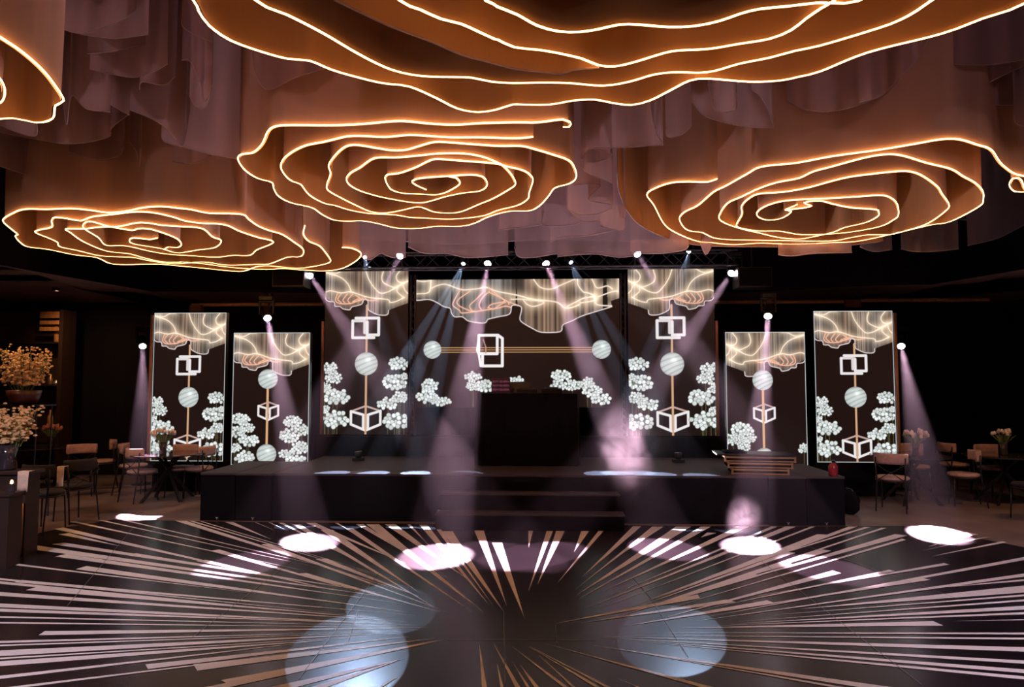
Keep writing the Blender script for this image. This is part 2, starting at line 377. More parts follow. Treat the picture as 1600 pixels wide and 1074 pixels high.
# ================================================================== LED SCREENS (pictures computed into colour attributes)
def smooth_noise(n, k, seed):
    r = np.random.default_rng(seed); p = r.random(k + 2)
    x = np.linspace(0, k, n); i = x.astype(int); f = x - i; f = f * f * (3 - 2 * f)
    return p[i] * (1 - f) + p[i + 1] * f
class Canvas:
    def __init__(s, w, h, k=1.75, bgc=(0.013, 0.006, 0.005)):
        s.k = k; s.W = int(w * k) + 1; s.H = int(h * k) + 1; s.w = w; s.h = h
        s.a = np.zeros((s.H, s.W, 3)); s.a[:] = bgc
        s.Y, s.X = np.mgrid[0:s.H, 0:s.W] / k
    def win(s, x0, y0, x1, y1):
        a = max(0, int(x0 * s.k)); b = min(s.W, int(x1 * s.k) + 2); c = max(0, int(y0 * s.k)); d = min(s.H, int(y1 * s.k) + 2)
        return slice(c, d), slice(a, b)
    def put(s, sl, cov, col):
        if s.a[sl].size == 0: return
        cov = np.clip(cov, 0, 1)[..., None]; s.a[sl] = s.a[sl] * (1 - cov) + np.array(col) * cov
    def dist(s, pts, sl):
        X = s.X[sl]; Y = s.Y[sl]; D = np.full(X.shape, 1e9)
        for (x0, y0), (x1, y1) in zip(pts[:-1], pts[1:]):
            dx, dy = x1 - x0, y1 - y0; L2 = dx * dx + dy * dy + 1e-9
            t = np.clip(((X - x0) * dx + (Y - y0) * dy) / L2, 0, 1)
            D = np.minimum(D, np.hypot(X - x0 - t * dx, Y - y0 - t * dy))
        return D
    def line(s, pts, w, col):
        m = w + 2; xs = [p[0] for p in pts]; ys = [p[1] for p in pts]
        sl = s.win(min(xs) - m, min(ys) - m, max(xs) + m, max(ys) + m)
        s.put(sl, (w / 2 - s.dist(pts, sl)) * s.k + .5, col)
    def glow(s, pts, w, core, halo, hw=6.0, hs=.6):
        pts = [tuple(p) for p in spline([Vector((x, y)) for x, y in pts], 3.0)]
        m = hw * 2.5; xs = [p[0] for p in pts]; ys = [p[1] for p in pts]
        sl = s.win(min(xs) - m, min(ys) - m, max(xs) + m, max(ys) + m)
        if s.a[sl].size == 0: return
        D = s.dist(pts, sl)
        s.a[sl] += (np.exp(-(D / hw) ** 1.2) * hs)[..., None] * np.array(halo) * (s.a[sl].sum(-1, keepdims=True) > .06)
        s.put(sl, np.exp(-(D / w) ** 2) * 1.1, core)
    def ell(s, cx, cy, rx, ry, col, shade=None):
        sl = s.win(cx - rx - 2, cy - ry - 2, cx + rx + 2, cy + ry + 2)
        q = np.hypot((s.X[sl] - cx) / rx, (s.Y[sl] - cy) / ry)
        s.put(sl, (1 - q) * min(rx, ry) * s.k + .5, col)
    def poly(s, pts):
        X, Y = s.X, s.Y; ins = np.zeros(X.shape, bool); n = len(pts)
        for i in range(n):
            x0, y0 = pts[i]; x1, y1 = pts[(i + 1) % n]
            if y0 == y1: continue
            c = ((y0 > Y) != (y1 > Y)) & (X < (x1 - x0) * (Y - y0) / (y1 - y0) + x0); ins ^= c
        return ins
    def sphere(s, cx, cy, r):
        sl = s.win(cx - r - 2, cy - r - 2, cx + r + 2, cy + r + 2); X = (s.X[sl] - cx) / r; Y = (s.Y[sl] - cy) / r
        q = np.hypot(X, Y); w = np.sin((Y * 3.2 + X * 1.3 + .7 * X * Y) * 4.6)
        base = .64 + .06 * w - .16 * q ** 3 - .13 * (w < -.88)
        base += .35 * np.exp(-((X - .15) ** 2 + (Y + .35) ** 2) / .06)
        col = base[..., None] * np.array((.90, .98, .95)); cov = np.clip((1 - q) * r * s.k + .5, 0, 1)[..., None]
        s.a[sl] = s.a[sl] * (1 - cov) + col * cov
    def umbel(s, cx, cy, rx, ry, seed, stem=True):
        r = random.Random(seed); rx *= 1.12; ry *= 1.12
        if stem: s.line([(cx, cy), (cx + r.uniform(-1, 1), s.h)], .9, (.10, .10, .035))
        br = max(1.9, rx * .19)
        pts = []
        for j in range(160):
            a = r.uniform(0, math.pi * 2); q = math.sqrt(r.random())
            x = cx + math.cos(a) * q * rx; y = cy + math.sin(a) * q * ry * (.95 if math.sin(a) < 0 else .75)
            if all(math.hypot(x - p[0], y - p[1]) > br * 1.25 for p in pts): pts.append((x, y))
        s.ell(cx, cy - ry * .1, rx * .85, ry * .7, (.16, .17, .15))
        for x, y in sorted(pts, key=lambda p: p[1]):
            s.ell(x, y, br * 1.02, br * 1.02, (.11, .12, .11)); g = r.uniform(.62, .95)
            s.ell(x, y - .1, br * .86, br * .86, (g * .92, g * .98, g * .96))
    def cube_flat(s, x, y, w, h, t):          # two overlapping square outlines
        c = (.80, .76, .76)
        def rect(a, b, c_, d, col):
            s.line([(a, b), (c_, b), (c_, d), (a, d), (a, b)], t, col)
        s.line([(x + w * .12, y), (x + w, y), (x + w, y + h * .86), (x + w * .56, y + h * .86), (x + w * .56, y + h * .2)], t, c)
        s.line([(x, y + h * .14), (x + w * .46, y + h * .14), (x + w * .46, y + h * .75)], t, (.70, .64, .64))
        s.line([(x, y + h * .14), (x, y + h), (x + w * .82, y + h)], t, c)
    def cube_iso(s, x, y, w, h, t):
        c = (.82, .78, .78); P = lambda a, b: (x + a * w, y + b * h)
        for q in ([P(0, .22), P(.5, 0), P(1, .2)],): s.line(q, t * .7, (.55, .38, .34))
        s.line([P(.5, 0), P(.5, .6)], t * .6, (.5, .36, .3))
        s.line([P(0, .22), P(0, .75), P(.5, 1), P(1, .75), P(1, .2)], t, c)
        s.line([P(0, .22), P(.42, .36), P(.42, .9)], t, c); s.line([P(1, .2), P(.58, .36), P(.58, .9)], t, c)
    def drape(s, outline, lines, roses, seed, hw=6.0, lw=1.0):
        ins = s.poly(outline); n1 = smooth_noise(s.W, 110, seed); n2 = smooth_noise(s.W, 14, seed + 1); n3 = smooth_noise(s.H, 5, seed + 2)
        g = (.008 + .19 * n1[None, :] * n2[None, :] * 2 + .07 * n3[:, None])
        big = smooth_noise(s.W, 5, seed + 5)[None, :] * np.ones((s.H, 1))
        col = g[..., None] * ((1 - big)[..., None] * np.array((1.15, .72, .48)) + big[..., None] * np.array((.95, 1.0, 1.02)))
        s.a[ins] = col[ins]
        keep = s.a.copy()
        for l in lines: s.glow(l, lw, (1.0, .82, .66), (.42, .32, .22), hw, .85)
        for l in roses: s.glow(l, lw, (.95, .50, .34), (.20, .10, .07), hw * .6, .5)
        s.a = np.minimum(s.a, 1.1)
        s.glow(outline[2:-2] if len(outline) > 6 else outline, lw * .8, (.85, .72, .70), (.05, .05, .05), hw * .4, .3)
    def border(s, col=(.55, .60, .60), w=1.1):
        s.line([(0.4, 0.4), (s.w - .4, 0.4), (s.w - .4, s.h - .4), (.4, s.h - .4), (.4, .4)], w, col)

def normpts(l, x0, y0, k): return [((x - x0) * k, (y - y0) * k) for x, y in l]
# drape of the portrait screens; source crop units, 935 wide
D_OUT = [(1025,440),(1025,50),(90,50),(90,375),(190,425),(200,470),(260,475),(290,500),(370,512),(390,480),(500,450),(525,400),(570,410),(575,500),(600,530),(690,570),(790,570),(805,520),(880,490),(1025,438)]
D_OUT = [(1030,438),(1030,40),(80,40),(90,375),(190,425),(200,470),(260,475),(290,500),(370,512),(390,480),(500,450),(525,400),(570,410),(575,500),(600,530),(690,570),(790,570),(805,520),(880,490),(1025,438)]
D_L = [[(95,310),(150,295),(270,320),(380,310),(570,370),(800,400),(815,430),(890,420),(980,375)],[(95,90),(250,140),(340,215),(380,300)],[(95,80),(200,100),(290,60),(360,55)],
[(540,60),(580,170),(640,260),(710,325),(800,310),(880,265),(1020,190)],[(745,70),(725,150),(750,210),(840,255),(880,262)],[(940,60),(890,130),(905,190),(960,210),(1020,190)],
[(905,260),(900,310),(970,375)],[(960,220),(990,300),(1020,330)]]
D_R = [[(230,320),(205,400),(250,440),(380,440),(480,400),(520,390)],[(270,330),(230,390),(270,430)],[(340,330),(290,400),(310,430)],[(400,335),(345,400),(370,440)],[(480,380),(400,420),(500,400),(430,345)],[(530,370),(560,400),(620,410),(680,395)]]
def portrait(w, h, kind, mirror=False, border=False, few=False):
    c = Canvas(w, h); k = w / 935.0
    mp = lambda l: [((w - x) if mirror else x, y) for x, y in normpts(l, 90, 50, k)]
    c.drape(mp(D_OUT), [mp(l) for l in D_L], [mp(l) for l in D_R], 11, 5.0, .75)
    if kind == 'A':
        q = w / 131.0
        c.line([(w * .505, 58 * q * 1.0), (w * .505, h)], 3.2 * q, (.62, .36, .20))
        c.cube_flat(44 * q, 78 * q, 41 * q, 31 * q, 4.4 * q)
        c.sphere(w * .505, 150 * q, 18 * q)
        c.cube_iso(w * .505 - 23 * q, 216 * q, 46 * q, 38 * q, 3.8 * q)
        fl = [(8,158,12,9),(15,173,11,9),(1,188,9,8),(21,203,18,11),(2,222,7,6),(18,238,18,13),(117,151,14,10),(112,179,16,12),(126,170,5,5),(120,203,11,9),(101,213,14,9),(115,240,18,13)]
        sc = h / (260.0 * q)
        for j, (x, y, rx, ry) in enumerate(fl):
            x = x * q; x = w - x if mirror else x
            c.umbel(x, y * q * sc, rx * q, ry * q, 50 + j)
        c.line([(w * .505, 214 * q), (w * .505, h)], 2.6 * q, (.62, .36, .20))
    else:
        q = w / 120.0
        c.line([(w * .46, 70 * q), (w * .46, h - 15 * q)], 3.4 * q, (.70, .40, .20))
        c.sphere(w * .46, 73 * q, 15.3 * q); c.cube_iso(w * .46 - 14 * q, 109 * q, 31 * q, 28 * q, 3.0 * q); c.sphere(w * .46, h - 17 * q, 15.3 * q)
        c.line([(w * .46, 118 * q), (w * .46, 150 * q)], 2.6 * q, (.70, .40, .20))
        fl = [(13,137,13,8),(8,156,12,9),(25,150,10,7),(27,170,14,8),(5,181,9,7),(22,196,15,9)]
        fr = [(95,140,12,9),(110,153,11,9),(90,162,13,11),(107,181,12,9),(87,191,11,7),(102,201,15,8)]
        if few: fl = [(22,150,15,11),(9,163,10,9),(33,160,10,7),(25,172,9,8),(10,190,12,9)]; fr = [(115,176,8,7)]
        for j, (x, y, rx, ry) in enumerate(fl + fr): c.umbel(x * q, y * q * h / (207 * q), rx * q, ry * q, 80 + j)
    if border: c.border()
    return c
def centre():
    c = Canvas(320, 200, 1.9)
    A = lambda l: [(x / 9.412 + 640 - 648, y / 9.412 + 430 - 436.5) for x, y in l]
    B = lambda l: [(x / 8.889 + 800 - 648, y / 8.889 + 430 - 436.5) for x, y in l]
    out = [(322, -1), (-1, -1)] + A([(75,300),(95,365),(280,355),(400,400),(500,460),(600,490),(620,560),(670,615),(780,615),(880,680),(1080,710),(1140,690),(1160,655),(1300,620),(1480,575),(1520,450)]) + B([(140,450),(120,600),(150,660),(300,750),(420,800),(640,800),(700,770),(715,700),(850,640),(1000,570),(1390,450),(1380,370),(1500,330)])
    L = [A([(310,80),(300,210),(250,260),(100,270)]), A([(80,70),(200,85),(310,70)]), A([(300,200),(400,150),(530,130),(700,190),(800,215),(1000,200),(1130,180),(1300,240),(1600,300)]) + B([(300,340),(620,380),(740,460),(850,455),(940,420)]),
         B([(780,440),(900,380),(1000,330),(1150,300),(1060,255),(1000,240),(930,150),(920,60)]), B([(960,395),(1150,360),(1155,300)]), B([(310,60),(400,170),(550,200),(700,140),(900,55)]), B([(1120,60),(1190,185),(1330,160),(1400,200)]),
         B([(1170,340),(1190,420),(1390,440)]), B([(1180,320),(1400,240),(1490,235)]), B([(0,340),(160,340),(450,380),(320,440),(220,410),(160,340)]), B([(1490,50),(1490,240)])]
    Rr = [A(l) for l in [[(760,200),(680,330),(640,440),(740,520),(760,555),(840,555),(1100,520),(1300,490),(1420,460),(1500,480)],[(900,230),(720,360),(720,440),(880,520),(950,530)],[(1100,240),(980,360),(890,450),(920,520)],
         [(1180,240),(1080,330),(1030,440),(1060,510)],[(1160,480),(1220,430),(1400,390),(1340,330),(1170,250)],[(1170,190),(1350,330),(1460,400),(1470,430)],[(1160,480),(1250,500),(1320,450),(1420,400)],[(1480,400),(1600,450)]]]
    c.drape(out, L, Rr, 23, 6.0, .85)
    for y in (107.5, 111.0, 114.5): c.line([(38, y), (282, y)], 1.1, (.62, .34, .15))
    c.sphere(28, 110.5, 14); c.sphere(292, 110.5, 14.5)
    w = (.86, .82, .82)
    c.line([(101,88),(130,88),(130,117),(101,117),(101,88)], 4.2, w)
    c.line([(107,117),(107,136),(138,136),(138,93),(131,88)], 4.4, w); c.line([(101,117),(104,136),(110,136)], 3.4, w); c.line([(101,88),(98,112),(102,120)], 2.6, w)
    c.line([(108,95),(112,106),(112,116)], 1.6, (.55, .3, .26))
    for j, (x, y, rx, ry) in enumerate([(24,168,13,10),(20,185,15,10),(43,192,13,7),(93,153,12,7),(92,167,9,8),(110,168,14,9),(160,164,14,10),(229,152,13,8),(226,167,12,8),(247,167,11,8),(270,164,11,9),(277,176,13,9),(291,188,14,8)]):
        c.umbel(x, y, rx, ry, 120 + j)
    return c
m, nt, out = newmat('led_picture'); e = N(nt, 'ShaderNodeEmission'); at_ = N(nt, 'ShaderNodeAttribute', attribute_name='picture')
gl = N(nt, 'ShaderNodeBsdfGlossy'); gl.inputs['Color'].default_value = (.02, .02, .02, 1); gl.inputs['Roughness'].default_value = .35
ad = N(nt, 'ShaderNodeAddShader')
e.inputs[1].default_value = 1.05; nt.links.new(at_.outputs['Color'], e.inputs[0]); nt.links.new(e.outputs[0], ad.inputs[0]); nt.links.new(gl.outputs[0], ad.inputs[1]); nt.links.new(ad.outputs[0], out.inputs[0])
m.cycles.emission_sampling = 'NONE'; M['led'] = m
def screen(px0, px1, py0, py1, v, canvas, label, copper=0, tilt=0.0):
    pyc = (py0 + py1) / 2
    ua, _ = atv(px0, pyc, v); ub, _ = atv(px1, pyc, v); pm = (px0 + px1) / 2
    zt = atv(pm, py0, v)[1]; zb = atv(pm, py1, v)[1]
    w = ub - ua; h = zt - zb; uc = (ua + ub) / 2
    o = thing('led_screen', label, 'screen', st(uc, v, zb), ROTS)
    H, Wd = canvas.H, canvas.W
    xs = np.linspace(-w / 2, w / 2, Wd); zs = np.linspace(h, 0, H)
    V = np.zeros((H, Wd, 3)); V[..., 0] = xs[None, :]; V[..., 2] = zs[:, None]; V[..., 1] = 0
    idx = np.arange(H * Wd).reshape(H, Wd)
    Q = np.stack([idx[1:, :-1], idx[1:, 1:], idx[:-1, 1:], idx[:-1, :-1]], -1).reshape(-1, 4)
    me = bpy.data.meshes.new('display'); me.vertices.add(H * Wd); me.vertices.foreach_set('co', V.reshape(-1))
    me.loops.add(len(Q) * 4); me.loops.foreach_set('vertex_index', Q.reshape(-1).astype(np.int32))
    me.polygons.add(len(Q)); me.polygons.foreach_set('loop_start', np.arange(0, len(Q) * 4, 4, dtype=np.int32)); me.polygons.foreach_set('loop_total', np.full(len(Q), 4, dtype=np.int32))
    me.update(calc_edges=True)
    ca = me.color_attributes.new('picture', 'FLOAT_COLOR', 'POINT'); d = np.ones((H * Wd, 4)); d[:, :3] = canvas.a.reshape(-1, 3); ca.data.foreach_set('color', d.reshape(-1))
    me.materials.append(M['led']); di = bpy.data.objects.new('display', me); COL.objects.link(di); di.parent = o
    MB().box((-w / 2 - .004, .003, -.004), (w / 2 + .004, .10, h + .004)).build('casing', M['metal'], o)
    if copper:
        x = copper * (w / 2 + .03)
        MB().box((x - .022, -.03, h * (0 if abs(copper) == 1 and v > 2.4 else .0)), (x + .022, .10, h * .985 if v < 2.5 else h * .68)).build('side_post', M['frame_copper'], o)
    return o, w, h, uc, zb
V1 = 2.5
cA = portrait(131, 260, 'A'); cAm = portrait(131, 260, 'A', mirror=True); cAb = portrait(120, 240, 'A', border=True)
cB = portrait(120, 207, 'B', border=True); cBm = portrait(124, 214, 'B', mirror=True, border=True, few=True)
screen(238, 351, 489, 721, 2.45, cAb, 'outer left portrait LED screen, lowest flowers hidden by pink chairs', -1)
screen(363, 483, 520, 727, 2.05, cB, 'lower LED screen second from the left, ribbed sphere at top and bottom of the pole')
screen(507, 637, 420.5, 679, 2.55, cA, 'tall raised LED screen just left of the wide middle screen', -1)
screen(648, 968, 436.5, 636.5, 2.6, centre(), 'wide middle LED screen with a horizontal gold rod between two spheres')
screen(982, 1117, 419, 681, 2.55, cAm, 'tall raised LED screen just right of the wide middle screen', 1)
screen(1135, 1260, 519, 734, 2.05, cBm, 'lower LED screen behind the stacked gold-edged trays')
screen(1274, 1398, 486, 723, 2.45, cAb, 'outer right portrait LED screen behind the red fire extinguisher', 1)
# plinths under the four outer screens
for a, b, yb, v, lb in ((238, 351, 721, 2.45, 'low black plinth under the outer left LED screen'), (363, 483, 727, 2.05, 'low black plinth under the second LED screen from the left'),
                        (1135, 1260, 734, 2.05, 'low black plinth under the LED screen behind the gold-edged trays'), (1274, 1398, 723, 2.45, 'low black plinth under the outer right LED screen')):
    u0 = atv(a, yb, v)[0]; u1 = atv(b, yb, v)[0]; z = atv((a + b) / 2, yb, v)[1] - .006
    ob = MB().box((-(u1 - u0) / 2, 0, 0), ((u1 - u0) / 2, .35, z)).build('screen_plinth', M['black'], bevel=.01)
    ob.location = st((u0 + u1) / 2, v, 0); ob.rotation_euler.z = ROTS; tag(ob, lb, 'plinth')

# ================================================================== TRUSS, HANGING HARDWARE
def truss(a, b, w, label, name='lighting_truss', nseg=None):
    a = Vector(a); b = Vector(b); L = (b - a).length; d = (b - a).normalized()
    up = Vector((0, 0, 1)) if abs(d.z) < .5 else SV
    s = d.cross(up).normalized() * w / 2; t = s.cross(d).normalized() * w / 2
    mb = MB(); cs = [s + t, s - t, -s - t, -s + t]
    for c in cs: mb.tube([a + c, b + c], .02, 6)
    k = nseg or max(2, int(L / w))
    for i in range(k):
        p = a + d * (L * i / k); q = a + d * (L * (i + 1) / k)
        for j in range(4):
            c0, c1 = cs[j], cs[(j + 1) % 4]
            mb.tube([p + c0, q + c1] if i % 2 else [p + c1, q + c0], .009, 5)
    og = mb.origin(); ob = mb.build(name, M['truss'], loc=og); return tag(ob, label, 'truss')
VT = 2.15
ut0 = atv(478, 430, VT)[0]; ut1 = atv(1150, 430, VT)[0]
truss(st(ut0, VT, 4.02), st(ut1, VT, 4.02), .26, 'long dark truss above the middle screens carrying the moving head lights')
for px, lb in ((643.5, 'dark truss column left of the wide middle screen'), (975, 'dark truss column right of the wide middle screen')):
    u = atv(px, 540, 2.5)[0]; truss(st(u, 2.62, .99), st(u, 2.62, 3.85), .08, lb, 'truss_column', 22)
# line-array cabinets hung at the ends
for px, lb in ((450, 'dark hung speaker cabinet above the second screen from the left'), (1180, 'dark hung speaker cabinet above the screen with the gold-edged trays')):
    u, z = atv(px, 432, 1.9); o = thing('hung_speaker', lb, 'speaker', st(u, 1.9, z - .18), ROTS)
    MB().box((-.28, 0, 0), (.28, .35, .34)).build('cabinet', M['metal'], o, bevel=.01)
    MB().box((-.26, -.01, .02), (.26, .0, .32)).build('grille', M['black'], o)
    MB().tube([(0, .17, .34), (0, .17, HC - (z - .18))], .008, 6).build('suspension_cable', M['truss'], o)
for px, py, w, lb in ((305, 482, 24, 'small beige box on the rail above the outer left screen'), (1334, 474, 28, 'small beige box on the rail above the outer right screen')):
    u, z = atv(px, py, 3.9); ob = MB().box((-w / 200, 0, 0), (w / 200, .1, .14)).build('junction_box', pbr('beige_box_plastic', (.25, .13, .09), .6))
    ob.location = st(u, 3.9, z - .07); ob.rotation_euler.z = ROTS; tag(ob, lb, 'box')

# ================================================================== MOVING HEADS AND THEIR BEAMS IN THE HAZE
BM = {}
def beam_mat(name, dens, noisy, col=(1, 1, 1), nscale=1.6):
    m, nt, out = newmat(name); v = N(nt, 'ShaderNodeVolumeScatter'); v.inputs['Color'].default_value = (*col, 1)
    v.inputs['Density'].default_value = dens; v.inputs['Anisotropy'].default_value = 0.15
    L = nt.links.new
    gp = N(nt, 'ShaderNodeNewGeometry'); sx = N(nt, 'ShaderNodeSeparateXYZ'); zr = N(nt, 'ShaderNodeMapRange', interpolation_type='SMOOTHSTEP')
    L(gp.outputs['Position'], sx.inputs[0]); L(sx.outputs['Z'], zr.inputs[0])
    zr.inputs['From Min'].default_value = 0.2; zr.inputs['From Max'].default_value = 2.6; zr.inputs['To Min'].default_value = dens * .30; zr.inputs['To Max'].default_value = dens * 1.15
    if noisy:
        tc = N(nt, 'ShaderNodeTexCoord'); no = N(nt, 'ShaderNodeTexNoise'); no.inputs['Scale'].default_value = nscale; no.inputs['Detail'].default_value = 3
        mr = N(nt, 'ShaderNodeMapRange'); mr.inputs['From Min'].default_value = .38; mr.inputs['From Max'].default_value = .62
        mr.inputs['To Min'].default_value = .5; mr.inputs['To Max'].default_value = 1.5
        mu = N(nt, 'ShaderNodeMath', operation='MULTIPLY')
        L(tc.outputs['Object'], no.inputs['Vector']); L(no.outputs['Fac'], mr.inputs[0]); L(mr.outputs[0], mu.inputs[0]); L(zr.outputs[0], mu.inputs[1]); L(mu.outputs[0], v.inputs['Density'])
    else: L(zr.outputs[0], v.inputs['Density'])
    nt.links.new(v.outputs[0], out.inputs['Volume']); return m
M['haze'] = beam_mat('stage_haze', 0.0098, False)
M['haze_noisy'] = beam_mat('drifting_stage_haze', 0.013, True)
M['haze_cool'] = beam_mat('cool_stage_haze', 0.0098, False)
def aim(frm, to):
    d = (to - frm).normalized(); return d.to_track_quat('-Z', 'Y')
def head_parts(o, rot, cool=False, hs=1.0):
    """fixture built round its lens centre at the origin; looks along local -Z of rot"""
    mb = MB().lathe([(.03, .26), (.075, .25), (.09, .20), (.085, .10), (.075, .03), (.078, .0), (.062, -.004)], 20); mb.v = [p * hs for p in mb.v]
    hd = mb.build('head', M['metal'], o, smooth=True); hd.rotation_mode = 'QUATERNION'; hd.rotation_quaternion = rot
    mb = MB().lathe([(.001, -.008), (.060 * hs, -.006)], 24); ln = mb.build('lens', M['lens_cool'] if cool else M['lens'], o); ln.rotation_mode = 'QUATERNION'; ln.rotation_quaternion = rot
    c = rot @ Vector((0, 0, .15 * hs))
    mb = MB(); 
    for s_ in (-1, 1): mb.box((c.x + s_ * .115 * hs - .012, c.y - .03, c.z - .03), (c.x + s_ * .115 * hs + .012, c.y + .03, c.z + .20 * hs))
    mb.box((c.x - .127 * hs, c.y - .03, c.z + .18 * hs), (c.x + .127 * hs, c.y + .03, c.z + .21 * hs)); mb.build('yoke', M['metal'], o, bevel=.004)
    MB().box((c.x - .11 * hs, c.y - .08, c.z + .21 * hs), (c.x + .11 * hs, c.y + .08, c.z + .28 * hs)).build('base', M['metal'], o, bevel=.006)
    return c
HEADS = []
def moving_head(px, py, v, target, label, power, size, cool=False, hs=1.0, mount='truss', col=None, beam=True, beamlabel='', noisy=False, blend=.25, dens=None):
    u, z = atv(px, py, v); p = st(u, v, z)
    tgt = target if isinstance(target, list) else [target]
    mid = sum((Vector(t) for t in tgt), Vector()) / len(tgt)
    rot = aim(p, mid)
    o = thing('moving_head_light', label, 'stage light', p)
    c = head_parts(o, rot, cool, hs)
    if mount == 'truss':
        MB().tube([(c.x, c.y, c.z + .27 * hs), (c.x, c.y, 4.02 - .13 - z + .02)], .018, 8).build('clamp', M['truss'], o)
    elif mount == 'pole':
        mb = MB().tube([(c.x, c.y + .12, -z), (c.x, c.y + .12, c.z + .27)], .02, 8); mb.lathe([(.18, -z), (.18, -z + .02), (.03, -z + .03)], 16, (c.x, c.y + .12, 0)); mb.box((c.x - .03, c.y + .04, c.z + .20), (c.x + .03, c.y + .14, c.z + .27)); mb.build('stand', M['metal'], o)
    else:
        MB().tube([(c.x, c.y, c.z + .20), (c.x, c.y + .12, c.z + .18), (c.x, c.y + .14, -.33)], .015, 8).build('bracket', M['metal'], o)
    for k, t in enumerate(tgt):
        t = Vector(t); q = aim(p, t)
        l = bpy.data.lights.new('spot_lamp', 'SPOT'); l.energy = power[k] if isinstance(power, list) else power; l.color = col or (COOL_COL if cool else BEAM_COL)
        l.spot_size = size; l.spot_blend = blend; l.shadow_soft_size = .035 if not cool else .006; 
        lo = bpy.data.objects.new('spot_lamp', l); COL.objects.link(lo); lo.parent = o
        lo.location = q @ Vector((0, 0, -.02)); lo.rotation_mode = 'QUATERNION'; lo.rotation_quaternion = q
        if beam:
            d = (t - p).normalized(); x = d.orthogonal().normalized(); y = d.cross(x); r0 = (.055 if not cool else .02) * hs; n = 28
            ring0 = [p + d * .03 + (x * math.cos(a) + y * math.sin(a)) * r0 for a in [2 * math.pi * i / n for i in range(n)]]
            ring1 = []
            ta = math.tan(size / 2) * .96
            for i in range(n):
                a = 2 * math.pi * i / n; w = (x * math.cos(a) + y * math.sin(a)); dd = (d + w * ta).normalized(); o0 = ring0[i]
                s_ = (t.z + .008 - o0.z) / dd.z if dd.z < 0 else 6.0
                e_ = o0 + dd * s_
                ring1.append(e_)
            mb = MB(); K = 1
            mb.add(ring0 + ring1, [(i, (i + 1) % n, n + (i + 1) % n, n + i) for i in range(n)] + [tuple(range(n - 1, -1, -1)), tuple(range(n, 2 * n))])
            ob = mb.build('light_beam', BM.setdefault((noisy, cool, dens), beam_mat('stage_haze', dens, noisy)) if dens else (M['haze_noisy'] if noisy else (M['haze_cool'] if cool else M['haze'])), loc=mb.origin())
            tag(ob, beamlabel if isinstance(beamlabel, str) else beamlabel[k], 'light beam', group='beams of light in the haze')
    return o
def fl(px, py, *a): return atz(px, py, 0.013)
BW = BEAM_W
moving_head(223, 541, 3.0, fl(222, 803), 'moving head light on a pole at the far left, left of the outer left screen', BW * .55, R(9), mount='pole', dens=.0095, beamlabel='pale straight beam falling beside the outer left screen onto the hall floor')
moving_head(418, 497, 1.85, fl(482, 846), 'moving head light above the second screen from the left', BW * 1.9, R(8), mount='bracket', dens=.0062, beamlabel='pink beam crossing the second screen from the left down to the dance floor')
moving_head(484, 431, VT, fl(790, 866), 'moving head light at the left end of the truss turned to the right', BW * .55, R(8.5), beamlabel='pinkish slanting beam from the left end of the truss towards the steps')
moving_head(625, 400, VT, fl(385, 880), 'moving head light hung above the left of the truss column beside the middle screen', BW * .45, R(8), beamlabel='pale beam running down to the left across the tall left screen')
moving_head(762, 412, VT, fl(682, 868), 'moving head light above the left half of the wide middle screen', BW * 2.6, R(8.5), beamlabel='strong pink beam in front of the left half of the middle screen', noisy=True, dens=.0068)
moving_head(853, 412, VT, fl(1040, 857), 'moving head light above the right half of the wide middle screen', BW * .8, R(8.5), beamlabel='pink smoky beam from above the middle screen down right past the steps', noisy=True, dens=.013)
moving_head(996, 397, VT, fl(1290, 888), 'moving head light above the left edge of the tall right screen', BW * .45, R(8), beamlabel='faint beam slanting right across the tall right screen')
moving_head(1200, 494, 1.85, fl(1172, 851), 'moving head light above the screen behind the gold-edged trays', BW * 1.9, R(8.5), mount='bracket', dens=.0062, beamlabel='mauve beam falling past the gold-edged trays to the dance floor')
moving_head(1408, 541, 3.0, fl(1466, 833), 'moving head light on a pole at the far right, right of the outer right screen', BW * .8, R(9), mount='pole', beamlabel='mauve beam right of the outer right screen down to the floor edge')
moving_head(1143, 427, VT, fl(840, 866), 'moving head light at the right end of the truss turned to the left', BW * .5, R(8.5), beamlabel='pinkish slanting beam from the right end of the truss down to the left')
# cool fixtures throwing fans of narrow blue-white beams
def fan(px, py, label, pts, pw, size, side):
    tg = [fl(*q) if q[1] > 800 else atz(q[0], q[1], ZT + .012) for q in pts]; pw = [(q[2] if len(q) > 2 else pw) for q in pts]
    tg = [Vector(t_) for t_ in tg]
    moving_head(px, py, VT - .05, tg, label, pw, size, cool=True, hs=.55, beamlabel=['narrow blue-white beam %s of the fan %s' % (o_, side) for o_ in ('leftmost', 'second from the left', 'third from the left', 'rightmost')][:len(tg)], blend=.05)
CW = 7500
fan(724, 412, 'small cool white moving head above the left part of the wide middle screen', [(520, 738), (585, 738), (650, 738), (700, 918, 2200)], CW, R(6), 'above the left of the middle screen')
fan(892, 410, 'small cool white moving head above the right part of the wide middle screen', [(960, 738), (1030, 740), (1095, 742), (1500, 925, 1500)], CW * .6, R(6), 'above the right of the middle screen')
fan(1076, 393, 'small cool white moving head above the right half of the tall right screen', [(940, 738), (1000, 738), (1050, 990, 500)], CW * .55, R(6), 'above the tall right screen')
fan(570, 402, 'small cool white moving head above the tall left screen', [(545, 1015, 700), (650, 738), (725, 738), (610, 945, 650)], CW * .8, R(6), 'above the tall left screen')

